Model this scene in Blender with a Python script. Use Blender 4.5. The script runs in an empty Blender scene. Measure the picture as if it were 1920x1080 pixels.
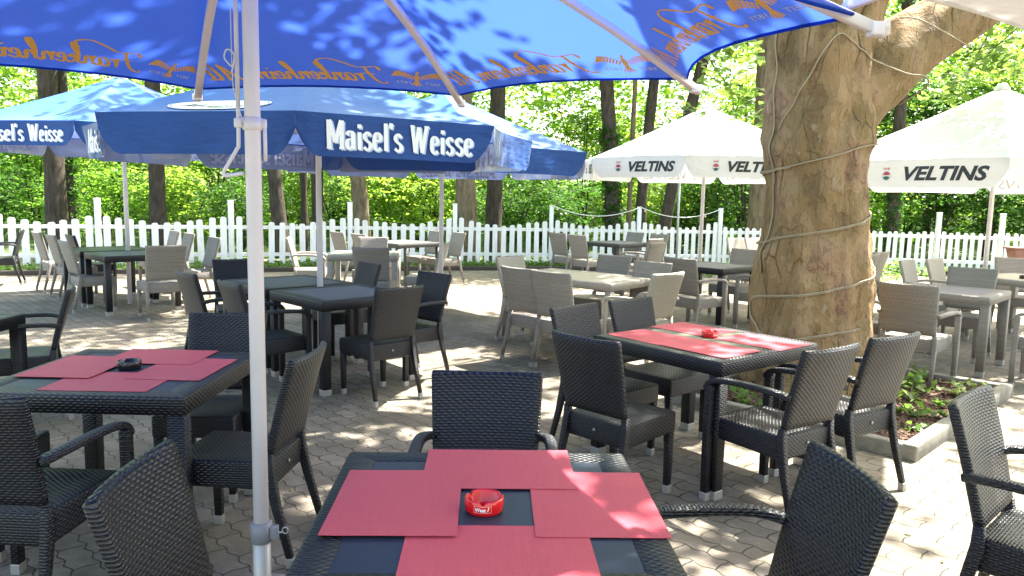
import bpy, bmesh, math, random
import numpy as np
from mathutils import Vector, Matrix, noise
from math import sin, cos, pi, radians as R
random.seed(7); rng = np.random.default_rng(11)
scn = bpy.context.scene
C = scn.collection

# ---------------------------------------------------------------- camera
def vec(*a): return Vector(a)
PITCH, ROLL, CAMH, FPX = R(6.842), R(1.073), 1.576, 1417.6
fwd = Vector((0, cos(PITCH), -sin(PITCH))); up0 = Vector((0, sin(PITCH), cos(PITCH))); rt0 = Vector((1, 0, 0))
rt = rt0*cos(ROLL) + up0*sin(ROLL); upv = up0*cos(ROLL) - rt0*sin(ROLL)
cd = bpy.data.cameras.new('camera'); cam = bpy.data.objects.new('camera', cd); C.objects.link(cam)
cd.sensor_width = 36; cd.lens = FPX/1920*36; cd.clip_end = 400; cd.clip_start = .05
m = Matrix((rt, upv, -fwd)).transposed().to_4x4(); m.translation = (0, 0, CAMH); cam.matrix_world = m
scn.camera = cam

# ---------------------------------------------------------------- light
SUN_DIR = Vector((0.80, 0.60, 0)).normalized()      # horizontal direction towards the sun
ELEV = R(60)
w = bpy.data.worlds.new('World'); scn.world = w; w.use_nodes = True
nt = w.node_tree; nt.nodes.clear()
sky = nt.nodes.new('ShaderNodeTexSky'); sky.sky_type = 'NISHITA'; sky.sun_disc = False
sky.sun_elevation = ELEV; sky.sun_rotation = math.atan2(SUN_DIR.x, SUN_DIR.y)
sky.dust_density = 2.5; sky.air_density = 1.0; sky.ozone_density = .6
bg = nt.nodes.new('ShaderNodeBackground'); bg.inputs[1].default_value = .15
out = nt.nodes.new('ShaderNodeOutputWorld')
tint = nt.nodes.new('ShaderNodeMix'); tint.data_type = 'RGBA'; tint.blend_type = 'MULTIPLY'; tint.inputs[0].default_value = 1; tint.inputs[7].default_value = (1, .93, .80, 1)   # warm tint on the sky light, stands in for white balance
nt.links.new(sky.outputs[0], tint.inputs[6]); nt.links.new(tint.outputs[2], bg.inputs[0]); nt.links.new(bg.outputs[0], out.inputs[0])
sl = bpy.data.lights.new('sun', 'SUN'); sl.energy = 5.0; sl.angle = R(.55); sl.color = (1, .95, .86)
so = bpy.data.objects.new('sun', sl); C.objects.link(so)
sd = Vector((SUN_DIR.x*cos(ELEV), SUN_DIR.y*cos(ELEV), sin(ELEV)))
so.rotation_euler = sd.to_track_quat('Z', 'Y').to_euler(); so.location = (5, 5, 30)
scn.view_settings.view_transform = 'Standard'; scn.view_settings.look = 'None'
scn.view_settings.exposure = 2.65; scn.view_settings.gamma = 1
scn.cycles.max_bounces = 8; scn.cycles.transparent_max_bounces = 4
scn.cycles.sample_clamp_indirect = 8

# ---------------------------------------------------------------- materials
class NT:
    def __init__(s, name):
        s.m = bpy.data.materials.new(name); s.m.use_nodes = True; s.t = s.m.node_tree; s.t.nodes.clear()
        s.out = s.n('ShaderNodeOutputMaterial')
    def n(s, ty, **k):
        o = s.t.nodes.new(ty)
        for a, b in k.items():
            if a.startswith('i_'):
                key = a[2:]; key = int(key) if key.isdigit() else key.replace('_', ' ')
                if isinstance(b, bpy.types.NodeSocket): s.t.links.new(b, o.inputs[key])
                else: o.inputs[key].default_value = b
            else: setattr(o, a, b)
        return o
    def math(s, op, a, b=None, c=None, clamp=False):
        o = s.t.nodes.new('ShaderNodeMath'); o.operation = op; o.use_clamp = clamp
        for i, v in enumerate((a, b, c)):
            if v is None: continue
            if isinstance(v, bpy.types.NodeSocket): s.t.links.new(v, o.inputs[i])
            else: o.inputs[i].default_value = v
        return o.outputs[0]
    def ramp(s, fac, stops):
        o = s.t.nodes.new('ShaderNodeValToRGB'); s.t.links.new(fac, o.inputs[0])
        e = o.color_ramp.elements
        while len(e) < len(stops): e.new(.5)
        for x, (p, c) in zip(e, stops): x.position = p; x.color = (*c, 1)
        return o.outputs[0]
    def mix(s, fac, a, b, mode='MIX'):
        o = s.t.nodes.new('ShaderNodeMix'); o.data_type = 'RGBA'; o.blend_type = mode
        for key, v in ((0, fac), (6, a), (7, b)):
            if isinstance(v, bpy.types.NodeSocket): s.t.links.new(v, o.inputs[key])
            else: o.inputs[key].default_value = v if key == 0 else (*v, 1)
        return o.outputs[2]
    def noise(s, co, sc, det=4, rough=.55, out=0):
        o = s.n('ShaderNodeTexNoise'); o.inputs['Scale'].default_value = sc; o.inputs['Detail'].default_value = det
        o.inputs['Roughness'].default_value = rough
        if co is not None: s.t.links.new(co, o.inputs['Vector'])
        return o.outputs[out]
    def bump(s, h, dist=.01, st=1., normal=None):
        o = s.n('ShaderNodeBump'); o.inputs['Distance'].default_value = dist; o.inputs['Strength'].default_value = st
        s.t.links.new(h, o.inputs['Height'])
        if normal is not None: s.t.links.new(normal, o.inputs['Normal'])
        return o.outputs[0]
    def pbr(s, col, rough=.5, metal=0., normal=None, spec=.5):
        o = s.n('ShaderNodeBsdfPrincipled')
        for key, v in (('Base Color', col), ('Roughness', rough), ('Metallic', metal), ('Specular IOR Level', spec)):
            if isinstance(v, bpy.types.NodeSocket): s.t.links.new(v, o.inputs[key])
            else: o.inputs[key].default_value = (*v, 1) if key == 'Base Color' else v
        if normal is not None: s.t.links.new(normal, o.inputs['Normal'])
        return o
    def done(s, sh):
        s.t.links.new(sh.outputs[0] if hasattr(sh, 'outputs') else sh, s.out.inputs[0]); return s.m

def simple(name, col, rough=.5, metal=0., var=.12, sc=9., bumpd=0., spec=.5):
    t = NT(name); co = t.n('ShaderNodeTexCoord').outputs['Object']
    f = t.noise(co, sc, 5)
    c = t.mix(f, tuple(x*(1-var) for x in col), tuple(min(1, x*(1+var)) for x in col))
    nb = t.bump(t.noise(co, sc*12, 3), bumpd) if bumpd else None
    return t.done(t.pbr(c, rough, metal, nb, spec))

def wicker(name, c0, c1, rough, du=.030, dv=.0105, depth=.004, mott=0.):
    """flat plastic strands woven over uprights: UV in metres, strands run along U"""
    t = NT(name); uv = t.n('ShaderNodeUVMap').outputs[0]
    sp = t.n('ShaderNodeSeparateXYZ'); t.t.links.new(uv, sp.inputs[0])
    U = t.math('DIVIDE', sp.outputs[0], du); V = t.math('DIVIDE', sp.outputs[1], dv)
    fl = t.math('FLOOR', V); fr = t.math('FRACT', V)
    off = t.math('MULTIPLY', t.math('MODULO', t.math('ABSOLUTE', fl), 2.), .5)
    ph = t.math('MULTIPLY', t.math('ADD', U, off), 2*pi)
    a = t.math('MULTIPLY_ADD', t.math('SINE', ph), .5, .5)
    row = t.math('POWER', t.math('SINE', t.math('MULTIPLY', fr, pi)), .6)
    h = t.math('MULTIPLY', t.math('MULTIPLY_ADD', a, .8, .2), row)
    nb = t.bump(h, depth)
    wn = t.n('ShaderNodeTexWhiteNoise', noise_dimensions='1D'); t.t.links.new(fl, wn.inputs['W'])
    col = t.mix(t.math('MULTIPLY', h, .9), tuple(x*.45 for x in c0), c0)
    col = t.mix(t.math('MULTIPLY', wn.outputs[0], mott), col, c1)
    mp = t.n('ShaderNodeMapping'); t.t.links.new(uv, mp.inputs[0]); mp.inputs['Scale'].default_value = (3.5, 34, 1)
    col = t.mix(t.math('MULTIPLY', t.ramp(t.noise(mp.outputs[0], 1, 3), [(.38, (0, 0, 0)), (.62, (1, 1, 1))]), mott*.8), col, c1)
    return t.done(t.pbr(col, rough, 0, nb, .5))

M = {}
M['black_wicker'] = wicker('black_wicker', (.0075, .0078, .0105), (.013, .014, .019), .40, mott=.3)
M['grey_wicker'] = wicker('grey_wicker', (.38, .345, .30), (.18, .165, .145), .55, du=.034, dv=.012, mott=.75)
M['pale_wicker'] = wicker('pale_wicker', (.48, .44, .37), (.30, .275, .23), .55, du=.034, dv=.013, mott=.6)
M['dark_rim'] = wicker('dark_rim', (.055, .054, .052), (.085, .08, .075), .45, mott=.4)
M['cap'] = simple('foot_cap_metal', (.36, .35, .33), .45, .5)
M['panel'] = simple('dark_tabletop', (.026, .033, .050), .42, 0, .15, 3, spec=.25)  # blue in the base colour stands for the reflected parasol canopy
M['panel_grey'] = simple('grey_tabletop', (.155, .15, .165), .5, 0, .15, 4, spec=.15)
M['panel_pale'] = simple('pale_tabletop', (.33, .30, .24), .45, 0, .12, 5)
def slats(name, c, gap, w=.06):
    t = NT(name); co = t.n('ShaderNodeTexCoord').outputs['Object']
    sp = t.n('ShaderNodeSeparateXYZ'); t.t.links.new(co, sp.inputs[0])
    fr = t.math('FRACT', t.math('DIVIDE', sp.outputs[1], w))
    g = t.math('GREATER_THAN', t.math('ABSOLUTE', t.math('SUBTRACT', fr, .5)), .44)
    col = t.mix(g, c, gap)
    col = t.mix(t.math('MULTIPLY', t.noise(co, 14), .35), col, tuple(x*.7 for x in c))
    return t.done(t.pbr(col, .5, 0, t.bump(t.math('SUBTRACT', 1., g), .004), .2))
M['slat_dark'] = slats('slatted_top_dark', (.16, .158, .17), (.02, .02, .022))
M['slat_olive'] = slats('slatted_top_olive', (.17, .17, .125), (.05, .055, .04), .035)
# placemat: woven vinyl
t = NT('red_placemat'); uv = t.n('ShaderNodeUVMap').outputs[0]
sp = t.n('ShaderNodeSeparateXYZ'); t.t.links.new(uv, sp.inputs[0])
su = t.math('SINE', t.math('MULTIPLY', sp.outputs[0], 2*pi/.0062)); sv = t.math('SINE', t.math('MULTIPLY', sp.outputs[1], 2*pi/.0062))
mp = t.n('ShaderNodeMapping'); t.t.links.new(uv, mp.inputs[0]); mp.inputs['Scale'].default_value = (260, 6, 1)
mp2 = t.n('ShaderNodeMapping'); t.t.links.new(uv, mp2.inputs[0]); mp2.inputs['Scale'].default_value = (6, 260, 1)
th = t.math('ADD', t.noise(mp.outputs[0], 1, 2), t.noise(mp2.outputs[0], 1, 2))
col = t.mix(t.math('MULTIPLY', th, .5), (.56, .055, .080), (.86, .145, .185))
col = t.mix(t.math('MULTIPLY_ADD', t.math('MULTIPLY', su, sv), .26, .26), col, (.30, .02, .035))
M['mat'] = t.done(t.pbr(col, .5, 0, t.bump(t.math('MULTIPLY', su, sv), .0012), .45))
M['mat_edge'] = simple('placemat_edge', (.30, .02, .035), .7)
M['red_glaze'] = simple('red_ceramic', (.62, .008, .012), .12, 0, .05, 4, spec=.6)
M['black_glaze'] = simple('black_plastic', (.012, .012, .012), .25)
M['white_ink'] = simple('white_ink', (.82, .82, .80), .6, var=.03)
M['cream_ink'] = simple('cream_ink', (.85, .72, .55), .5, var=.03)
M['pale_ink'] = simple('pale_blue_ink', (.42, .52, .72), .6, var=.03)
M['lilac_ink'] = simple('lilac_ink', (.50, .52, .68), .7, var=.03)
M['black_ink'] = simple('black_ink', (.025, .03, .035), .6, var=.05)
M['red_ink'] = simple('red_ink', (.45, .06, .07), .6, var=.05)
M['green_ink'] = simple('green_ink', (.03, .13, .07), .6, var=.05)
M['green_pale'] = simple('pale_green_ink', (.42, .52, .25), .6, var=.05)
t = NT('gold_ink')
d = t.n('ShaderNodeBsdfDiffuse'); d.inputs[0].default_value = (.92, .50, .12, 1)
tr = t.n('ShaderNodeBsdfTranslucent'); tr.inputs[0].default_value = (.92, .50, .10, 1)
mx = t.n('ShaderNodeMixShader'); mx.inputs[0].default_value = .2
t.t.links.new(d.outputs[0], mx.inputs[1]); t.t.links.new(tr.outputs[0], mx.inputs[2]); M['gold_ink'] = t.done(mx)
t = NT('white_paint'); co = t.n('ShaderNodeTexCoord').outputs['Object']; spz = t.n('ShaderNodeSeparateXYZ'); t.t.links.new(co, spz.inputs[0])
mpz = t.n('ShaderNodeMapping'); t.t.links.new(co, mpz.inputs[0]); mpz.inputs['Scale'].default_value = (1, 1, .2)
st = t.ramp(t.noise(mpz.outputs[0], 11, 5, .7), [(.5, (0, 0, 0)), (.72, (.55, .55, .55))])
M['white_paint'] = t.done(t.pbr(t.mix(st, (.80, .80, .78), (.50, .52, .42)), .5))
M['pole_white'] = simple('white_powder_coat', (.78, .74, .77), .32, var=.09, sc=7, bumpd=.0004)
M['rib_white'] = simple('white_rib_paint', (.78, .72, .76), .35, var=.04, sc=2)
M['alu'] = simple('steel_tube', (.42, .41, .40), .45, .5)
M['clamp'] = simple('grey_clamp_plastic', (.22, .22, .23), .4)
M['rope'] = simple('cable_sheath', (.30, .24, .15), .6, var=.2, sc=30)
M['cordwhite'] = simple('white_cord', (.75, .75, .72), .5)
M['terracotta'] = simple('terracotta_plastic', (.22, .10, .07), .6)
M['timber'] = simple('weathered_timber', (.055, .045, .035), .8, bumpd=.004, sc=6)
M['mulch'] = None

def fabric(name, top, under, trans, tcol, crease=.004, gloss=.6):
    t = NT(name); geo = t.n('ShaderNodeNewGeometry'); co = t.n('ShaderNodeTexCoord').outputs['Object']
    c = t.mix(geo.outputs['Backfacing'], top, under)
    nz = t.noise(co, 2.2, 4)
    c = t.mix(t.math('MULTIPLY', nz, .18), c, tuple(x*.7 for x in top))
    mp = t.n('ShaderNodeMapping'); t.t.links.new(co, mp.inputs[0]); mp.inputs['Scale'].default_value = (3, 3, 9)
    nb = t.bump(t.noise(mp.outputs[0], 1.6, 3), crease*4)
    d = t.n('ShaderNodeBsdfDiffuse'); t.t.links.new(c, d.inputs[0]); t.t.links.new(nb, d.inputs['Normal'])
    tr = t.n('ShaderNodeBsdfTranslucent'); tr.inputs[0].default_value = (*tcol, 1)
    mx = t.n('ShaderNodeMixShader'); mx.inputs[0].default_value = trans
    t.t.links.new(d.outputs[0], mx.inputs[1]); t.t.links.new(tr.outputs[0], mx.inputs[2])
    gl = t.n('ShaderNodeBsdfGlossy'); gl.inputs['Roughness'].default_value = .45; t.t.links.new(nb, gl.inputs['Normal'])
    fr = t.n('ShaderNodeFresnel'); fr.inputs[0].default_value = 1.35
    m2 = t.n('ShaderNodeMixShader'); t.t.links.new(t.math('MULTIPLY', fr.outputs[0], gloss), m2.inputs[0])
    t.t.links.new(mx.outputs[0], m2.inputs[1]); t.t.links.new(gl.outputs[0], m2.inputs[2])
    return t.done(m2)
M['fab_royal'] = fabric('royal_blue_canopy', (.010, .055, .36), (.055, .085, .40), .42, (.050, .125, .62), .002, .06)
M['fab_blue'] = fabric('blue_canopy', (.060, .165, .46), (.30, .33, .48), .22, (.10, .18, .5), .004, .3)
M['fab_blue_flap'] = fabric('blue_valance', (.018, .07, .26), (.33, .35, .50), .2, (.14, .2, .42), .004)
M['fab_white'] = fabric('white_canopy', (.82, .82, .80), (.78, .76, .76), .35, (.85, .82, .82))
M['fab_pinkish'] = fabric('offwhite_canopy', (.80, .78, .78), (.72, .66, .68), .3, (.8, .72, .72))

# paving: interlocking wavy stones
t = NT('paving_stones'); co = t.n('ShaderNodeTexCoord').outputs['Object']
mp = t.n('ShaderNodeMapping'); t.t.links.new(co, mp.inputs[0]); mp.inputs['Rotation'].default_value = (0, 0, R(46))
sp = t.n('ShaderNodeSeparateXYZ'); t.t.links.new(mp.outputs[0], sp.inputs[0])
wob = t.noise(co, 1.3, 2, out=1); ws = t.n('ShaderNodeSeparateXYZ'); t.t.links.new(wob, ws.inputs[0])
BW, BH = .225, .1125
# wavy long joints (zigzag) and cross joints
tri = lambda v, per: t.math('MULTIPLY', t.math('SINE', t.math('MULTIPLY', v, 2*pi/per)), 1.)
x2 = t.math('ADD', sp.outputs[0], t.math('MULTIPLY', tri(sp.outputs[1], BH), .004))
y2 = t.math('ADD', sp.outputs[1], t.math('MULTIPLY', tri(sp.outputs[0], BH), .0085))
wf = t.noise(co, 11, 3, out=1); wfs = t.n('ShaderNodeSeparateXYZ'); t.t.links.new(wf, wfs.inputs[0])
x2 = t.math('ADD', x2, t.math('MULTIPLY', wfs.outputs[0], .022)); y2 = t.math('ADD', y2, t.math('MULTIPLY', wfs.outputs[1], .022))
x2 = t.math('ADD', x2, t.math('MULTIPLY', ws.outputs[0], .03)); y2 = t.math('ADD', y2, t.math('MULTIPLY', ws.outputs[1], .03))
cb = t.n('ShaderNodeCombineXYZ'); t.t.links.new(x2, cb.inputs[0]); t.t.links.new(y2, cb.inputs[1])
br = t.n('ShaderNodeTexBrick'); t.t.links.new(cb.outputs[0], br.inputs['Vector'])
br.offset = .5; br.inputs['Scale'].default_value = 1; br.inputs['Brick Width'].default_value = BW; br.inputs['Row Height'].default_value = BH
br.inputs['Mortar Size'].default_value = .0042; br.inputs['Mortar Smooth'].default_value = .4
br.inputs['Color1'].default_value = (.205, .172, .136, 1); br.inputs['Color2'].default_value = (.275, .236, .188, 1)
br.inputs['Mortar'].default_value = (.05, .047, .035, 1)
big = t.noise(co, .7, 5); grit = t.noise(co, 120, 3, .7); mid = t.noise(co, 9, 5, .65)
c = t.mix(t.ramp(big, [(.35, (0, 0, 0)), (.7, (1, 1, 1))]), br.outputs[0], (.15, .14, .115))
c = t.mix(br.outputs['Fac'], t.mix(t.math('MULTIPLY', big, .5), br.outputs[0], (.16, .15, .12)), (.045, .045, .03))
c = t.mix(.55, c, t.mix(1., c, t.ramp(grit, [(.25, (.45, .45, .45)), (.75, (1.5, 1.5, 1.5))]), 'MULTIPLY'))
c = t.mix(.6, c, t.mix(1., c, t.ramp(mid, [(.3, (.62, .62, .6)), (.7, (1.3, 1.3, 1.3))]), 'MULTIPLY'))
dirt = t.ramp(t.noise(co, 1.9, 7, .72), [(.42, (0, 0, 0)), (.62, (.7, .7, .7))])
c = t.mix(dirt, c, (.105, .092, .066))
moss = t.math('MULTIPLY', t.ramp(t.noise(co, 2.3, 6, .7), [(.6, (0, 0, 0)), (.68, (1, 1, 1))]), br.outputs['Fac'])
c = t.mix(moss, c, (.10, .17, .035))
hh = t.math('ADD', t.math('MULTIPLY', t.math('SUBTRACT', 1., br.outputs['Fac']), 1.), t.math('ADD', t.math('MULTIPLY', grit, .13), t.math('MULTIPLY', mid, .25)))
M['paving'] = t.done(t.pbr(c, .85, 0, t.bump(hh, .007), .3))
t = NT('forest_floor'); co = t.n('ShaderNodeTexCoord').outputs['Object']
c = t.ramp(t.noise(co, 3, 8, .7), [(.3, (.05, .04, .022)), (.45, (.07, .10, .025)), (.65, (.12, .20, .04))])
M['floor'] = t.done(t.pbr(c, .9, 0, t.bump(t.noise(co, 20, 5), .06)))
t = NT('bark_mulch'); co = t.n('ShaderNodeTexCoord').outputs['Object']
vo = t.n('ShaderNodeTexVoronoi'); vo.inputs['Scale'].default_value = 55; t.t.links.new(co, vo.inputs['Vector'])
c = t.mix(t.n('ShaderNodeSeparateXYZ', i_0=vo.outputs['Color']).outputs[0], (.06, .032, .02), (.17, .09, .06))
M['mulch'] = t.done(t.pbr(c, .9, 0, t.bump(vo.outputs['Distance'], .02)))
t = NT('kerb_concrete'); co = t.n('ShaderNodeTexCoord').outputs['Object']
c = t.ramp(t.noise(co, 7, 8, .7), [(.3, (.13, .12, .095)), (.7, (.27, .255, .21))])
M['kerb'] = t.done(t.pbr(c, .9, 0, t.bump(t.noise(co, 60, 6, .7), .006)))
# plane-tree bark
t = NT('plane_bark'); co = t.n('ShaderNodeTexCoord').outputs['Object']
mp = t.n('ShaderNodeMapping'); t.t.links.new(co, mp.inputs[0]); mp.inputs['Scale'].default_value = (1, 1, .55)
a = t.noise(mp.outputs[0], 3.2, 7, .62); b = t.noise(mp.outputs[0], 9, 8, .7); d = t.noise(co, 1.1, 3)
c = t.ramp(a, [(.30, (.11, .066, .032)), (.39, (.19, .118, .056)), (.43, (.25, .16, .075)), (.49, (.28, .18, .085)), (.54, (.33, .222, .115)), (.60, (.31, .185, .11)), (.66, (.33, .21, .135)), (.69, (.43, .33, .22))])
c = t.mix(t.math('MULTIPLY', t.ramp(d, [(.45, (0, 0, 0)), (.62, (1, 1, 1))]), .3), c, (.21, .165, .07))
mpb = t.n('ShaderNodeMapping'); t.t.links.new(co, mpb.inputs[0]); mpb.inputs['Scale'].default_value = (9, 9, 2.6)
vo = t.n('ShaderNodeTexVoronoi', feature='DISTANCE_TO_EDGE'); vo.inputs['Scale'].default_value = 1.
nzv = t.n('ShaderNodeMix'); nzv.data_type = 'VECTOR'; nzv.inputs[0].default_value = .35
t.t.links.new(mpb.outputs[0], nzv.inputs[4]); t.t.links.new(t.noise(co, 5, 5, .6, 1), nzv.inputs[5]); t.t.links.new(nzv.outputs[1], vo.inputs['Vector'])
crack = t.ramp(vo.outputs['Distance'], [(.0, (1, 1, 1)), (.035, (0, 0, 0))])
cm = t.math('MULTIPLY', crack, t.ramp(t.noise(co, 1.7, 4), [(.45, (0, 0, 0)), (.6, (1, 1, 1))]))
c = t.mix(t.math('MULTIPLY', cm, .45), c, (.06, .038, .022))
c = t.mix(t.ramp(b, [(.62, (0, 0, 0)), (.67, (.8, .8, .8))]), c, (.36, .28, .19))
c = t.mix(t.math('MULTIPLY', t.ramp(t.noise(co, 4.3, 5, .6), [(.57, (0, 0, 0)), (.70, (1, 1, 1))]), .3), c, (.13, .095, .055))
hb = t.math('SUBTRACT', t.math('ADD', a, t.math('MULTIPLY', b, .6)), t.math('MULTIPLY', cm, .25))
plate = t.ramp(a, [(.41, (0, 0, 0)), (.43, (.35, .35, .35)), (.50, (.35, .35, .35)), (.52, (.6, .6, .6)), (.60, (.6, .6, .6)), (.62, (1, 1, 1))])
hb = t.math('ADD', hb, t.math('MULTIPLY', plate, .35)); hb = t.math('ADD', hb, t.math('MULTIPLY', t.noise(mp.outputs[0], 38, 6, .7), .12))
M['plane_bark'] = t.done(t.pbr(c, .8, 0, t.bump(hb, .075), .25))
def bark(name, c0, c1):
    t = NT(name); co = t.n('ShaderNodeTexCoord').outputs['Object']
    mp = t.n('ShaderNodeMapping'); t.t.links.new(co, mp.inputs[0]); mp.inputs['Scale'].default_value = (1, 1, .25)
    a = t.noise(mp.outputs[0], 14, 6, .65)
    return t.done(t.pbr(t.mix(t.ramp(a, [(.35, (0, 0, 0)), (.65, (1, 1, 1))]), c0, c1), .9, 0, t.bump(a, .04), .2))
M['bark_dark'] = bark('dark_bark', (.035, .028, .022), (.085, .068, .052))
M['bark_tan'] = bark('tan_bark', (.10, .075, .045), (.21, .165, .105))
def leaf(name, c0, c1, tl, trans=.55, rough=.45):
    t = NT(name); g = t.n('ShaderNodeNewGeometry'); rnd = g.outputs['Random Per Island']
    oi = t.n('ShaderNodeObjectInfo').outputs['Random']
    c = t.mix(rnd, c0, c1)
    d = t.pbr(c, rough, 0, None, .35)
    tc = t.mix(rnd, tl, tuple(x*.6 for x in tl))
    tr = t.n('ShaderNodeBsdfTranslucent'); t.t.links.new(tc, tr.inputs[0])
    mx = t.n('ShaderNodeMixShader'); mx.inputs[0].default_value = trans
    t.t.links.new(d.outputs[0], mx.inputs[1]); t.t.links.new(tr.outputs[0], mx.inputs[2])
    return t.done(mx)
M['leaf_mid'] = leaf('mid_green_leaf', (.05, .115, .018), (.12, .20, .035), (.28, .55, .05), .55)
M['leaf_light'] = leaf('light_green_leaf', (.06, .13, .018), (.12, .21, .035), (.48, .72, .09), .6)
M['leaf_dark'] = leaf('dark_green_leaf', (.02, .055, .014), (.05, .10, .022), (.13, .32, .04), .5)
M['leaf_plane'] = leaf('plane_leaf', (.06, .11, .02), (.09, .15, .03), (.28, .45, .07), .5)
M['leaf_ground'] = leaf('ground_leaf', (.06, .13, .02), (.12, .21, .04), (.25, .45, .07), .4)
M['leaf_yellow'] = leaf('yellow_green_leaf', (.14, .21, .05), (.26, .33, .12), (.40, .5, .14), .4)
M['bulb'] = simple('clear_bulb', (.6, .5, .3), .2)

# ---------------------------------------------------------------- mesh helpers
class MB:
    def __init__(s): s.v = []; s.f = []; s.sm = []
    def add(s, vs, fs, smooth=False):
        o = len(s.v); s.v += [tuple(p) for p in vs]; s.f += [tuple(i+o for i in f) for f in fs]; s.sm += [smooth]*len(fs); return s
    def rbox(s, c, size, bev=.006, seg=2, mat=None, taper=None):
        bm = bmesh.new(); bmesh.ops.create_cube(bm, size=1)
        for v in bm.verts:
            t = 1.
            if taper and v.co.z < 0: t = taper
            v.co = Vector((v.co.x*size[0]*t, v.co.y*size[1]*t, v.co.z*size[2]))
        if bev: bmesh.ops.bevel(bm, geom=list(bm.edges), offset=min(bev, min(size)*.49), segments=seg, affect='EDGES', profile=.5)
        if mat is not None: bmesh.ops.transform(bm, matrix=mat, verts=bm.verts)
        bm.verts.index_update()
        s.add([v.co + Vector(c) for v in bm.verts], [[v.index for v in f.verts] for f in bm.faces], bev > .004); bm.free(); return s
    def loft(s, rings, cap=True, smooth=True, closed=False):
        n = len(rings[0]); vs = [p for r in rings for p in r]; fs = []
        m_ = len(rings)
        for i in range(m_ if closed else m_-1):
            for j in range(n):
                a, b = i*n, ((i+1) % m_)*n
                fs.append((a+j, a+(j+1) % n, b+(j+1) % n, b+j))
        if cap and not closed: fs += [tuple(range(n))[::-1], tuple(range((m_-1)*n, m_*n))]
        return s.add(vs, fs, smooth)
    def tube(s, pts, r, n=10, cap=True, sx=1., side=None):
        """pts: path, r: radius or list; flattened by sx along side"""
        pts = [Vector(p) for p in pts]; rs = r if isinstance(r, (list, tuple)) else [r]*len(pts)
        rings = []; ref = Vector(side) if side else None
        prev = None
        for i, p in enumerate(pts):
            d = (pts[min(i+1, len(pts)-1)] - pts[max(i-1, 0)]).normalized()
            if ref is not None: a = (ref - d*ref.dot(d)).normalized()
            elif prev is None:
                h = Vector((0, 0, 1)) if abs(d.z) < .9 else Vector((1, 0, 0)); a = (h - d*h.dot(d)).normalized()
            else: a = (prev - d*prev.dot(d)).normalized()
            prev = a; b = d.cross(a)
            rings.append([p + a*rs[i]*sx*cos(2*pi*k/n) + b*rs[i]*sin(2*pi*k/n) for k in range(n)])
        return s.loft(rings, cap)
    def sqtube(s, pts, ws, ds, side=(1, 0, 0), c=.3):
        """rounded-rectangle section; ws along side, ds across"""
        pts = [Vector(p) for p in pts]; rings = []
        for i, p in enumerate(pts):
            d = (pts[min(i+1, len(pts)-1)] - pts[max(i-1, 0)]).normalized()
            a = Vector(side); a = (a - d*a.dot(d)).normalized(); b = d.cross(a)
            w_ = (ws[i] if isinstance(ws, (list, tuple)) else ws)/2; h_ = (ds[i] if isinstance(ds, (list, tuple)) else ds)/2
            q = [(1, 1-c), (1-c*.3, 1-c*.3), (1-c, 1), (-1+c, 1), (-1+c*.3, 1-c*.3), (-1, 1-c), (-1, -1+c), (-1+c*.3, -1+c*.3), (-1+c, -1), (1-c, -1), (1-c*.3, -1+c*.3), (1, -1+c)]
            rings.append([p + a*w_*x + b*h_*y for x, y in q])
        return s.loft(rings)
    def lathe(s, prof, c=(0, 0, 0), n=32):
        return s.loft([[Vector(c)+Vector((r*cos(2*pi*k/n), r*sin(2*pi*k/n), z)) for k in range(n)] for r, z in prof], cap=False)
    def mesh(s, name, mat, uv=True):
        me = bpy.data.meshes.new(name); me.from_pydata(s.v, [], s.f); me.materials.append(mat)
        me.polygons.foreach_set('use_smooth', s.sm)
        if uv:
            l = me.uv_layers.new(name='UVMap'); me.update()
            for p in me.polygons:
                n = p.normal; ax = max(range(3), key=lambda i: abs(n[i]))
                i, j = ((1, 2), (0, 2), (0, 1))[ax]
                for li in p.loop_indices:
                    co = me.vertices[me.loops[li].vertex_index].co; l.data[li].uv = (co[i], co[j])
        me.update(); return me
    def obj(s, name, mat, parent=None, uv=True, **k):
        o = bpy.data.objects.new(name, s.mesh(name, mat, uv)); C.objects.link(o)
        if parent: o.parent = parent
        for a, b in k.items(): o[a] = b
        return o
def empty(name, loc=(0, 0, 0), rz=0, label=None, cat=None, group=None):
    o = bpy.data.objects.new(name, None); C.objects.link(o); o.location = loc; o.rotation_euler = (0, 0, rz); o.empty_display_size = .2
    tag(o, label, cat, group); return o
def tag(o, label=None, cat=None, group=None, kind=None):
    if label: o['label'] = label
    if cat: o['category'] = cat
    if group: o['group'] = group
    if kind: o['kind'] = kind
    return o
KIDS = {}
def copy_tree(o, parent=None):
    c = o.copy(); C.objects.link(c); c.parent = parent
    for ch in [x for x in bpy.data.objects if x.parent == o]: copy_tree(ch, c)
    return c
def npmesh(name, verts, quads, mat):
    me = bpy.data.meshes.new(name); nv, nf = len(verts), len(quads)
    me.vertices.add(nv); me.vertices.foreach_set('co', verts.astype(np.float32).ravel())
    me.loops.add(nf*4); me.loops.foreach_set('vertex_index', quads.astype(np.int32).ravel())
    me.polygons.add(nf); me.polygons.foreach_set('loop_start', np.arange(0, nf*4, 4, dtype=np.int32))
    me.polygons.foreach_set('loop_total', np.full(nf, 4, dtype=np.int32)); me.materials.append(mat); me.update(calc_edges=True); me.validate(); return me
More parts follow.
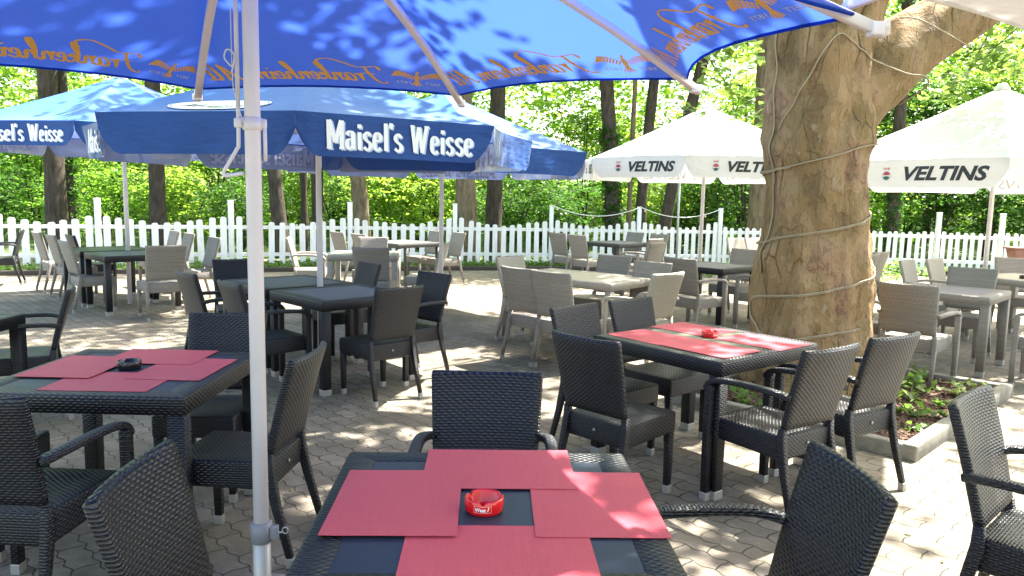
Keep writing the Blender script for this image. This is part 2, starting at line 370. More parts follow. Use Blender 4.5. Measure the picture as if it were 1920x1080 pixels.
def leaves(cent, n_per, spread, flat, size, tilt=.5, droop=.3):
    """leafy sprays: n_per leaves around each centre, flattened by flat; returns verts, quads (kite shaped leaves, slightly folded)"""
    n = len(cent)*n_per
    c = np.repeat(cent, n_per, 0)
    sp_ = np.repeat(np.asarray(spread).reshape(-1, 1)*np.ones((len(cent), 1)), n_per, 0)
    d = rng.normal(size=(n, 3)); d /= np.linalg.norm(d, axis=1)[:, None]; rad = rng.random(n)[:, None]**.5
    off = d*rad*sp_; 
    # tilt of each spray
    tx = np.repeat(rng.normal(0, .35, (len(cent), 2)), n_per, 0)
    off[:, 2] = off[:, 2]*flat + off[:, 0]*tx[:, 0] + off[:, 1]*tx[:, 1] - droop*(off[:, 0]**2+off[:, 1]**2)/np.maximum(sp_[:, 0], .05)
    p = c + off
    L = size*(.6+.8*rng.random(n))[:, None]; a = rng.random(n)*2*pi
    ax = np.stack([np.cos(a), np.sin(a), rng.normal(0, tilt, n)], 1); ax /= np.linalg.norm(ax, axis=1)[:, None]
    nr = np.stack([rng.normal(0, tilt, n), rng.normal(0, tilt, n), np.ones(n)], 1)
    side = np.cross(ax, nr); side /= np.linalg.norm(side, axis=1)[:, None]
    nn = np.cross(side, ax)
    v = np.stack([p - ax*L*.5, p + side*L*.33 + nn*L*.06, p + ax*L*.5 - nn*L*.1, p - side*L*.33 + nn*L*.06], 1).reshape(-1, 3)
    return v, np.arange(n*4).reshape(-1, 4)

# ---------------------------------------------------------------- ground
def plane(name, x0, x1, y0, y1, z, mat, kind='structure', sub=1):
    b = MB(); vs = []; fs = []
    for j in range(sub+1):
        for i in range(sub+1): vs.append((x0+(x1-x0)*i/sub, y0+(y1-y0)*j/sub, z))
    for j in range(sub):
        for i in range(sub): a = j*(sub+1)+i; fs.append((a, a+1, a+sub+2, a+sub+1))
    b.add(vs, fs); o = b.obj(name, mat, uv=False); tag(o, kind=kind); return o
plane('ground', -250, 250, -60, 300, -.03, M['floor'])
plane('paving', -16, 16, -6, 17.9, 0, M['paving'])
# wooded slope behind
b = MB(); vs = []; fs = []; nx, ny = 60, 24
for j in range(ny+1):
    for i in range(nx+1):
        x = -60+120*i/nx; y = 19.0+60*j/ny
        vs.append((x, y, -.02 + max(0, (y-24))*.10 + .5*noise.noise((x*.15, y*.15, 3))*min(1, (y-19)/6)))
for j in range(ny):
    for i in range(nx): a = j*(nx+1)+i; fs.append((a, a+1, a+nx+2, a+nx+1))
b.add(vs, fs, True); tag(b.obj('hill', M['floor'], uv=False), kind='structure')

# wind-blown litter on the stones
n = 1500; lp = np.c_[rng.uniform(-9, 9, n), rng.uniform(1.5, 16, n), .006+.006*rng.random(n)]
M['litter'] = leaf('dry_litter', (.16, .10, .045), (.26, .21, .09), (.2, .14, .05), .2, .8)
v, q = leaves(lp, 1, .004, 1, .026, .22, 0)
lt = bpy.data.objects.new('leaf_litter', npmesh('leaf_litter', v, q, M['litter'])); C.objects.link(lt)
tag(lt, 'small dry leaves and husks scattered over the paving', 'leaf litter', kind='stuff')
# ---------------------------------------------------------------- text and script lettering
def font_mesh(txt, size, bold=0., shear=0., sx=1.):
    cu = bpy.data.curves.new('txt', 'FONT'); cu.body = txt; cu.size = size; cu.offset = bold; cu.shear = shear; cu.resolution_u = 3
    o = bpy.data.objects.new('txt', cu); C.objects.link(o)
    dg = bpy.context.evaluated_depsgraph_get(); me = o.evaluated_get(dg).to_mesh()
    bm = bmesh.new(); bm.from_mesh(me)
    bmesh.ops.triangulate(bm, faces=bm.faces)
    V = [(v.co.x*sx, v.co.y) for v in bm.verts]; F = [tuple(v.index for v in f.verts) for f in bm.faces]
    bm.free(); o.evaluated_get(dg).to_mesh_clear(); bpy.data.objects.remove(o); bpy.data.curves.remove(cu)
    x0 = min(p[0] for p in V); x1 = max(p[0] for p in V)
    return [(x-x0, y) for x, y in V], F, x1-x0
def crom(P, k=5):
    o = []
    for i in range(len(P)-1):
        p0 = P[max(i-1, 0)]; p1 = P[i]; p2 = P[i+1]; p3 = P[min(i+2, len(P)-1)]
        for j in range(k):
            t_ = j/k; q = []
            for a in range(len(p1)):
                q.append(.5*((2*p1[a]) + (-p0[a]+p2[a])*t_ + (2*p0[a]-5*p1[a]+4*p2[a]-p3[a])*t_**2 + (-p0[a]+3*p1[a]-3*p2[a]+p3[a])*t_**3))
            o.append(tuple(q))
    o.append(tuple(P[-1])); return o
GL = {
 'F': (.62, [[(.42, .86), (.34, .4), (.16, .02), (-.08, -.1), (-.2, .0)], [(-.16, .66), (-.08, .86), (.2, .84), (.7, .80), (1.15, 1.02), (1.7, 1.22), (2.15, 1.12), (2.2, .9), (2.05, .82)], [(.12, .44), (.58, .46)]]),
 'a': (.50, [[(.38, .38), (.2, .43), (.04, .22), (.08, .02), (.24, .03), (.38, .34)], [(.39, .42), (.36, .1), (.44, .0), (.54, .1)]]),
 'n': (.52, [[(.0, .34), (.1, .42), (.1, .0)], [(.1, .16), (.24, .4), (.36, .36), (.36, .08), (.44, .0), (.54, .1)]]),
 'r': (.36, [[(.0, .34), (.1, .42), (.1, .0)], [(.1, .18), (.22, .4), (.34, .36)]]),
 'k': (.48, [[(.1, .0), (.1, .5), (.2, .95), (.3, .98), (.28, .8), (.1, .4)], [(.12, .2), (.3, .42), (.36, .3), (.16, .21), (.36, .01), (.48, .1)]]),
 'e': (.38, [[(.04, .17), (.26, .22), (.28, .38), (.14, .42), (.04, .18), (.16, .0), (.38, .1)]]),
 'h': (.52, [[(.1, .0), (.1, .5), (.2, .95), (.3, .98), (.28, .8), (.1, .4)], [(.1, .16), (.24, .4), (.36, .36), (.36, .08), (.44, .0), (.54, .1)]]),
 'i': (.26, [[(.0, .34), (.1, .42), (.1, .08), (.18, .0), (.28, .1)], [(.13, .58), (.15, .64)]]),
 'm': (.80, [[(.0, .34), (.1, .42), (.1, .0)], [(.1, .16), (.24, .4), (.36, .36), (.36, .0)], [(.36, .16), (.5, .4), (.62, .36), (.62, .08), (.7, .0), (.8, .1)]]),
 'A': (.72, [[(-.05, .08), (.06, -.02), (.26, .3), (.56, .92)], [(.56, .94), (.52, .4), (.54, .02), (.64, .0)], [(.14, .32), (.62, .36)]]),
 'l': (.28, [[(.18, .92), (.1, .3), (.14, .02), (.28, .08)]]), 'b': (.48, [[(.1, .95), (.1, .02), (.3, .05), (.36, .3), (.12, .36)]]),
 't': (.32, [[(.18, .8), (.1, .3), (.14, .02), (.3, .08)], [(-.02, .56), (.34, .6)]]),
 's': (.36, [[(.3, .36), (.18, .43), (.1, .32), (.26, .16), (.18, .0), (.02, .06)]]),
 'M': (.9, [[(.0, .0), (.1, .05), (.2, .9)], [(.2, .9), (.34, .1)], [(.34, .1), (.62, .92)], [(.62, .92), (.62, .1), (.74, .0), (.84, .08)]]),
 "'": (.14, [[(.06, .95), (.02, .78)]]), ' ': (.3, [])}
def script_mesh(txt, h, wmin=.045, wmax=.15, slant=.32):
    V = []; F = []; x0 = 0
    for ch in txt:
        adv, st = GL[ch]
        for s in st:
            P = crom([(x0+p[0]+p[1]*slant, p[1]) for p in s], 5); n0 = len(V)
            for i, p in enumerate(P):
                a = P[max(i-1, 0)]; c_ = P[min(i+1, len(P)-1)]; dx, dy = c_[0]-a[0], c_[1]-a[1]; L = math.hypot(dx, dy) or 1
                dx /= L; dy /= L; wd = wmin+(wmax-wmin)*abs(dy)**1.3; e = min(i, len(P)-1-i)/4; wd *= min(1, .5+e)
                V += [((p[0]-dy*wd/2)*h, (p[1]+dx*wd/2)*h), ((p[0]+dy*wd/2)*h, (p[1]-dx*wd/2)*h)]
            for i in range(len(P)-1): F.append((n0+2*i, n0+2*i+1, n0+2*i+3, n0+2*i+2))
        x0 += adv
    return V, F, x0*h
BL = {'M': (.66, [[(.09, .0), (.07, 1.0)], [(.09, 1.0), (.31, .22)], [(.31, .22), (.52, 1.0)], [(.54, 1.0), (.54, .0)], [(.0, .02), (.19, .02)], [(.44, .02), (.64, .02)]]),
 'a': (.42, [[(.06, .50), (.14, .62), (.27, .60), (.29, .45), (.29, .0)], [(.27, .36), (.10, .32), (.07, .14), (.14, .01), (.27, .10)]]),
 'i': (.25, [[(.12, .0), (.12, .62)], [(.12, .76), (.12, .90)]]), 'l': (.25, [[(.12, .0), (.12, 1.0)]]), "'": (.18, [[(.09, 1.02), (.05, .82)]]),
 's': (.38, [[(.29, .52), (.18, .63), (.07, .52), (.10, .38), (.27, .24), (.28, .09), (.16, .0), (.04, .10)]]),
 'e': (.40, [[(.08, .33), (.28, .38), (.29, .55), (.18, .63), (.08, .50), (.07, .14), (.17, .0), (.31, .10)]]),
 'W': (.86, [[(.08, 1.0), (.22, .0)], [(.23, .0), (.36, .95)], [(.38, .95), (.52, .0)], [(.53, .0), (.70, 1.0)], [(.0, .98), (.18, .98)], [(.60, .98), (.80, .98)]])}
def block_mesh(txt, h, wmin=.065, wmax=.155):
    V = []; F = []; x0 = 0; k = 0
    for ch in txt:
        adv, st = BL[ch]
        for s in st:
            k += 1; P = crom([(x0+p[0], p[1]) for p in s], 4 if len(s) > 2 else 6); n0 = len(V)
            for i, p in enumerate(P):
                a = P[max(i-1, 0)]; c_ = P[min(i+1, len(P)-1)]; dx, dy = c_[0]-a[0], c_[1]-a[1]; L = math.hypot(dx, dy) or 1
                dx /= L; dy /= L; wd = wmin+(wmax-wmin)*abs(dy)**1.5
                V += [((p[0]-dy*wd/2)*h, (p[1]+dx*wd/2)*h, k % 4), ((p[0]+dy*wd/2)*h, (p[1]-dx*wd/2)*h, k % 4)]
            for i in range(len(P)-1): F.append((n0+2*i, n0+2*i+1, n0+2*i+3, n0+2*i+2))
        x0 += adv
    return V, F, x0*h
def eagle_mesh(h):
    """spread eagle: head, body, tail and two wings of separate feathers"""
    V = []; F = []
    def quad(*p): n = len(V); V.extend([(x*h, y*h) for x, y in p]); F.append(tuple(range(n, n+len(p))))
    quad((-.10, .12), (.10, .12), (.15, .34), (.12, .62), (-.12, .62), (-.15, .34))
    quad((-.08, .62), (.10, .62), (.06, .82), (-.04, .90), (-.20, .80), (-.07, .78))
    for i in range(5):
        x = -.2+.1*i; quad((x*.4-.03, .14), (x*.4+.04, .14), (x*1.5+.06, -.22+abs(i-2)*.04), (x*1.5-.05, -.2+abs(i-2)*.04))
    for s in (-1, 1):
        for i in range(9):
            a0 = .12+.13*i; ya = .50+.34*math.sin(min(1, i/7)*1.5); L = .30+.035*i
            quad((s*a0, ya), (s*(a0+.10), ya+.045), (s*(a0+.10+L*.55), ya-L*.62), (s*(a0+.03+L*.5), ya-L*.72))
    return V, F, 2.4*h
def ell_mesh(rx, ry, n=40, hole=0., a0=0, a1=2*pi, rg=1):
    V = []; F = []
    if rg > 1:
        for j in range(rg):
            v_, f_, _ = ell_mesh(rx*(j+1)/rg, ry*(j+1)/rg, n, max(j/(j+1), .001), a0, a1); o_ = len(V); V += v_; F += [tuple(q+o_ for q in f) for f in f_]
        return V, F, 2*rx
    for i in range(n+1):
        a = a0+(a1-a0)*i/n; V += [(rx*cos(a), ry*sin(a)), (rx*hole*cos(a), ry*hole*sin(a))]
    for i in range(n): F.append((2*i, 2*i+2, 2*i+3, 2*i+1))
    return V, F, 2*rx

# ---------------------------------------------------------------- chairs
def make_chair(arms, mat, name, hgt=.88, name_w=1):
    root = empty(name)
    sw, sdp, zt = .455, .44, .455
    # seat: rounded wicker box, slightly dished
    b = MB(); bm = bmesh.new(); bmesh.ops.create_cube(bm, size=1)
    for v in bm.verts:
        v.co = Vector((v.co.x*(sw if v.co.y > 0 else sw-.03), v.co.y*sdp, v.co.z*.115))
        if v.co.z < 0 and v.co.y < 0: v.co.z -= .012
    bmesh.ops.bevel(bm, geom=list(bm.edges), offset=.016, segments=3, affect='EDGES', profile=.5)
    top = [f for f in bm.faces if f.normal.z > .99 and f.calc_area() > .05]
    r_ = bmesh.ops.inset_region(bm, faces=top, thickness=.07)
    r2 = bmesh.ops.inset_region(bm, faces=top, thickness=.08)
    for f in top:
        for v in f.verts: v.co.z -= .010
    for v in bm.verts: v.co += Vector((0, .0, zt-.0575))
    bm.verts.index_update(); b.add([v.co for v in bm.verts], [[v.index for v in f.verts] for f in bm.faces], True); bm.free()
    b.obj('seat', mat, root)
    # backrest: curved woven panel with thick rim
    b = MB(); nu, nv = 12, 12
    z0, z1 = .487, hgt
    def S(u, v, side):
        z = z0+(z1-z0)*v; wd = (.415+.045*v)/2
        y = -.215-.085*v-.018*v*v - .026*(1-u*u)*v**.7
        th = .017
        return Vector((u*wd, y+side*th, z + (0 if v < 1 else .006*(abs(u)**2))))
    us = [-1+2*i/nu for i in range(nu+1)]; vsn = [j/nv for j in range(nv+1)]
    rings = []
    for j, v in enumerate(vsn):
        ring = [S(u, v, 1) for u in us] + [S(1, v, .5)+Vector((.007, 0, 0)), S(1, v, -.5)+Vector((.007, 0, 0))] + [S(u, v, -1) for u in us[::-1]] + [S(-1, v, -.5)-Vector((.007, 0, 0)), S(-1, v, .5)-Vector((.007, 0, 0))]
        rings.append(ring)
    lo = [p*1 for p in rings[-1]]; cy = {}
    cap = []
    for p in lo: cap.append(Vector((p.x*.985, (p.y+ (-.318-.026*(1-(p.x/.23)**2)))/2, p.z+.012)))
    rings.append(cap); b.loft(rings); b.obj('backrest', mat, root)
    for s in (-1, 1):      # rear leg continues up the side of the back
        x = s*.205
        b = MB().sqtube([(s*.222, -.300, .045), (s*.214, -.245, .25), (x+s*.003, -.208, .42), (x, -.212, .49)], [.028, .034, .040, .038], [.030, .036, .048, .034])
        l = b.obj('leg', mat, root)
        MB().rbox((s*.222, -.302, .0225), (.031, .034, .045), .003).obj('foot_cap', M['cap'], l)
        if arms:
            xa = s*.262
            b = MB().sqtube([(xa, .205, .045), (xa, .205, .30), (xa, .203, .60), (xa, .196, .628)], [.040, .044, .044, .04], [.042, .044, .044, .04])
            l = b.obj('leg', mat, root)
            MB().rbox((xa, .205, .0225), (.043, .045, .045), .003).obj('foot_cap', M['cap'], l)
            pts = crom([(s*.228, -.262, .655), (s*.262, -.17, .672), (s*.266, .0, .672), (xa, .14, .660), (xa, .20, .640), (xa, .226, .605)], 4)
            b = MB().sqtube(pts, .046, .030, c=.45); b.obj('arm', mat, root)
        else:
            xa = s*.200
            b = MB().sqtube([(xa, .190, .045), (xa, .192, .22), (xa, .192, .36)], [.036, .042, .044], [.036, .042, .044])
            l = b.obj('leg', mat, root)
            MB().rbox((xa, .190, .0225), (.039, .039, .045), .003).obj('foot_cap', M['cap'], l)
    b = MB(); b.tube([(0, -.222, .395), (0, -.2285, .395)], .0085, 10); b.obj('maker_badge', M['cap'], root)
    if name_w != 1:
        for o_ in [root]: o_.scale = (name_w, 1, 1)
    return root
proto = {('k', 0): make_chair(0, M['black_wicker'], 'garden_chair', .88, .92), ('k', 1): make_chair(1, M['black_wicker'], 'garden_armchair', .88, .92),
         ('g', 0): make_chair(0, M['grey_wicker'], 'garden_chair', .905), ('g', 1): make_chair(1, M['grey_wicker'], 'garden_armchair', .905),
         ('l', 0): make_chair(0, M['pale_wicker'], 'garden_chair', .905), ('l', 1): make_chair(1, M['pale_wicker'], 'garden_armchair', .905)}
used = set()
GRP = {'k': 'black wicker chairs on the terrace', 'g': 'grey wicker chairs on the terrace', 'l': 'grey wicker chairs on the terrace'}
def chair(x, y, face, kind, arms, label, top=True):
    """x,y = middle of the top edge of the backrest (or seat centre if top=False); face = heading in degrees"""
    key = (kind, arms); f = R(face)
    o = proto[key] if key not in used else copy_tree(proto[key]); used.add(key)
    d = .318 if top else 0
    o.location = (x+d*cos(f), y+d*sin(f), .0); o.rotation_euler = (0, 0, f-pi/2)
    tag(o, label, 'chair', GRP[kind]); return o

# ---------------------------------------------------------------- tables
def table(x, y, yaw, w_, d_, rim, top, label, h=.75, cat='table'):
    root = empty('garden_table', (x, y, 0), yaw, label, cat, 'square wicker tables on the terrace')
    rw = .095; b = MB(); lw = .074
    # frame of four woven beams with rounded edges, as one ring
    prof = [(0, h-.078), (0, h-.012), (.004, h-.004), (.012, h), (rw, h), (rw, h-.03), (.03, h-.078)]
    cor = [(-1, -1), (1, -1), (1, 1), (-1, 1)]; rings = []
    for q in range(4):
        sx, sy = cor[q]
        for a in (0, 1, 2):
            ring = []
            for (i, z) in prof:
                rr = max(.014-i, 0)
                if rr > 0:
                    ang = (math.atan2(sy, sx) - pi/4) + a*pi/4
                    px = sx*(w_/2-.014) + rr*cos(ang); py = sy*(d_/2-.014) + rr*sin(ang)
                else: px = sx*(w_/2-i); py = sy*(d_/2-i)
                ring.append(Vector((px, py, z)))
            rings.append(ring)
    b.loft(rings, closed=True); b.obj('tabletop_frame', rim, root)
    MB().rbox((0, 0, h-.0085), (w_-2*rw, d_-2*rw, .015), .0015, 1).obj('tabletop_panel', top, root)
    for sx, sy in cor:
        cx, cy = sx*(w_/2-lw/2-.002), sy*(d_/2-lw/2-.002)
        b = MB().sqtube([(cx, cy, .05), (cx, cy, .4), (cx, cy, h-.08)], [lw-.004, lw, lw], [lw-.004, lw, lw], c=.22)
        l = b.obj('leg', rim, root)
        MB().rbox((cx, cy, .025), (lw-.002, lw-.002, .05), .004).obj('foot_cap', M['cap'], l)
    return root
def placemat(x, y, z, rz, long_x, label, grp, edge=None):
    a, b_ = (.45, .33) if long_x else (.335, .44)
    b = MB(); n = 14; vs = []; fs = []
    for s_ in (0, 1):
        for j in range(n+1):
            for i in range(n+1):
                px, py = -a/2+a*i/n, -b_/2+b_*j/n
                vs.append((px, py, s_*.0014 + .0012*noise.noise((px*7+x*5, py*7, 1)) + .004*max(0, (abs(px)/a+abs(py)/b_)-.9)*(1+noise.noise((px*3+x*9, py*3+y*7, 4))*2)))
    N = (n+1)**2
    for j in range(n):
        for i in range(n):
            q = j*(n+1)+i; fs.append((N+q, N+q+1, N+q+n+2, N+q+n+1)); fs.append((q+n+1, q+n+2, q+1, q))
    for i in range(n):
        for (q, w2) in ((i, i+1), (n*(n+1)+i+1, n*(n+1)+i), ((i+1)*(n+1), i*(n+1)), (i*(n+1)+n, (i+1)*(n+1)+n)): fs.append((q, w2, N+w2, N+q))
    b.add(vs, fs); o = b.obj('placemat', M['mat']); o.location = (x, y, z); o.rotation_euler = (0, 0, rz)
    tag(o, label, 'placemat', grp); return o
def ashtray(x, y, z, mat, label, grp, logo=False, rz=0.):
    root = empty('ashtray', (x, y, z), rz, label, 'ashtray', 'ashtrays on the tables')
    n = 48; prof = [(.0, .004), (.036, .004), (.040, .008), (.0435, .036), (.046, .0385), (.0495, .0385), (.0515, .036), (.052, .022), (.051, .006), (.048, .0), (.0, .0)]
    rings = []
    for k, (r_, zz) in enumerate(prof):
        ring = []
        for j in range(n):
            a = 2*pi*j/n; z2 = zz
            if zz > .03: z2 -= .010*max(0, 1-(abs(((a-pi/6) % (2*pi/3))-pi/3)/.13)**2) if False else 0
            for q in range(3):
                da = abs((a-(.45+q*2*pi/3)+pi) % (2*pi)-pi)
                if zz > .03 and da < .17: z2 -= .011*(1-(da/.17)**2)
            ring.append(Vector((r_*cos(a), r_*sin(a), z2)))
        rings.append(ring)
    b = MB().loft(rings, cap=False); b.obj('bowl', mat, root)
    def wrap(V, F, ax, zc, mat_, nm):
        vs = [(.0523*sin(ax+px/.052), -.0523*cos(ax+px/.052), zc+py) for px, py in V]
        MB().add(vs, F).obj(nm, mat_, root, uv=False)
    if logo:
        for ax in (-.05, 2.0, -2.15):
            V, F, wd = font_mesh('West', .0135, .0004, 0, .95); wrap([(x_-.021, y_-.004) for x_, y_ in V], F, ax, .019, M['white_ink'], 'lettering')
            # thin box round the word
            fr = []; ff = []
            for (x0, x1, y0, y1) in ((-.0235, .0235, -.0075, -.0069), (-.0235, .0235, .0095, .0101), (-.0235, -.0229, -.0075, .0101), (.0229, .0235, -.0075, .0101)):
                q = len(fr); st = 6
                for i in range(st+1): fr += [(x0+(x1-x0)*i/st, y0), (x0+(x1-x0)*i/st, y1)]
                for i in range(st): ff.append((q+2*i, q+2*i+2, q+2*i+3, q+2*i+1))
            wrap(fr, ff, ax, .019, M['cream_ink'], 'lettering_frame')
            # small running figure mark
            mk = [(.012, -.004), (.014, -.004), (.0165, .0015), (.018, .0055), (.0155, .0065), (.014, .003)]
            wrap(mk+[(.015, .0068), (.0175, .0068), (.0175, .0088), (.015, .0088)], [(0, 1, 2, 3, 4, 5), (6, 7, 8, 9)], ax, .019, M['cream_ink'], 'figure_mark')
    return root

# ---- the foreground and middle tables
T1 = table(-.054, 1.939, .039, .895, .90, M['black_wicker'], M['panel'], 'black wicker table in the front centre with four red placemats and red ashtray')
g1 = 'red placemats laid in a pinwheel on the tables'
placemat(-.02, 1.66, .7505, .03, True, 'red placemat nearest the camera on the front centre table', g1)
placemat(.232, 1.985, .7525, .02, False, 'sun-flecked red placemat to the right of the red ashtray on the front table', g1)
placemat(-.03, 2.225, .7545, .03, True, 'red placemat behind the ashtray on the front centre table', g1)
placemat(-.298, 1.965, .7565, .035, False, 'red placemat left of the ashtray on the front centre table', g1)
ashtray(-.063, 1.925, .7505, M['red_glaze'], 'round red ashtray lettered West on the front centre table', g1, True, .0)
T2 = table(-1.77, 3.429, -.013, .915, .90, M['black_wicker'], M['panel'], 'black wicker table at left with red placemats and a black ashtray')
placemat(-1.73, 3.205, .7505, .01, True, 'red placemat on the near edge of the left table with black ashtray', g1)
placemat(-1.525, 3.46, .7525, -.02, False, 'red placemat right of the black ashtray on the left table', g1)
placemat(-1.745, 3.70, .7545, -.02, True, 'red placemat on the far edge of the left table with black ashtray', g1)
placemat(-2.01, 3.455, .7565, -.01, False, 'red placemat left of the black ashtray on the left table', g1)
ashtray(-1.777, 3.454, .7505, M['black_glaze'], 'black ashtray on the left table with red placemats', g1)
TPY = .677
TP = table(1.164, 4.493, TPY, .95, .94, M['black_wicker'], M['slat_olive'], 'black wicker table beside the plane tree with slatted top and red placemats')
def loc(cx, cy, yaw, u, v): return cx+cos(yaw)*u-sin(yaw)*v, cy+sin(yaw)*u+cos(yaw)*v
for (u, v, lx, z, lb) in ((-.222, -.205, False, .7525, 'red placemat at the near corner of the table beside the plane tree'), (-.222, .215, False, .7505, 'red placemat at the left end of the table beside the plane tree'),
                      (.222, .255, False, .7505, 'red placemat at the far corner of the table beside the plane tree'), (.222, -.255, False, .7505, 'red placemat at the right corner, nearest the trunk, of the plane tree table')):
    x, y = loc(1.164, 4.493, TPY, u, v); placemat(x, y, z, TPY, lx, lb, g1)
ashtray(1.215, 4.56, .7505, M['red_glaze'], 'red ashtray on the slatted table beside the plane tree', g1, True, .6)
table(-3.68, 4.52, .0, .9, .9, M['black_wicker'], M['panel'], 'black wicker table cut off by the left edge with a corner of red placemat')
placemat(-3.56, 4.50, .7505, .0, False, 'red placemat on the table cut off by the left edge', g1)
table(-1.439, 6.387, .761, .90, .905, M['black_wicker'], M['panel_grey'], 'black wicker table with plain grey top beside the centre parasol pole')
table(-2.115, 7.10, .775, .90, .90, M['black_wicker'], M['slat_dark'], 'black wicker table with slatted top behind the centre parasol pole')
table(-5.05, 10.0, .77, .92, .90, M['black_wicker'], M['slat_dark'], 'slatted black table at the back left, nearer of two by the parasol pole')
table(-5.74, 10.70, .77, .95, .90, M['black_wicker'], M['panel'], 'black table with plain top at the back left, next to the fence')
table(-1.98, 13.55, .82, .98, .98, M['dark_rim'], M['panel_grey'], 'dark grey table by the fence at centre left')
table(-2.10, 10.75, .10, .95, .90, M['pale_wicker'], M['panel_pale'], 'small pale grey wicker table behind the black tables')
table(2.03, 14.7, .70, .92, .92, M['dark_rim'], M['panel_grey'], 'dark grey table in front of the fence beneath the left white parasol')
table(.72, 8.17, .866, .90, 1.42, M['pale_wicker'], M['panel_pale'], 'long pale woven table in the sun with grey chairs all round')
table(2.58, 9.84, .783, .88, .88, M['black_wicker'], M['panel_grey'], 'dark wicker table just left of the plane trunk')
table(4.33, 7.45, .80, .86, .90, M['grey_wicker'], M['panel_grey'], 'grey wicker table at the right with a grey armchair in front')
table(6.08, 8.86, .42, .95, .95, M['pale_wicker'], M['panel_pale'], 'pale sunlit table at the right edge with a black ashtray')
ashtray(5.93, 8.72, .7505, M['black_glaze'], 'black ashtray on the pale table at the right edge', g1)

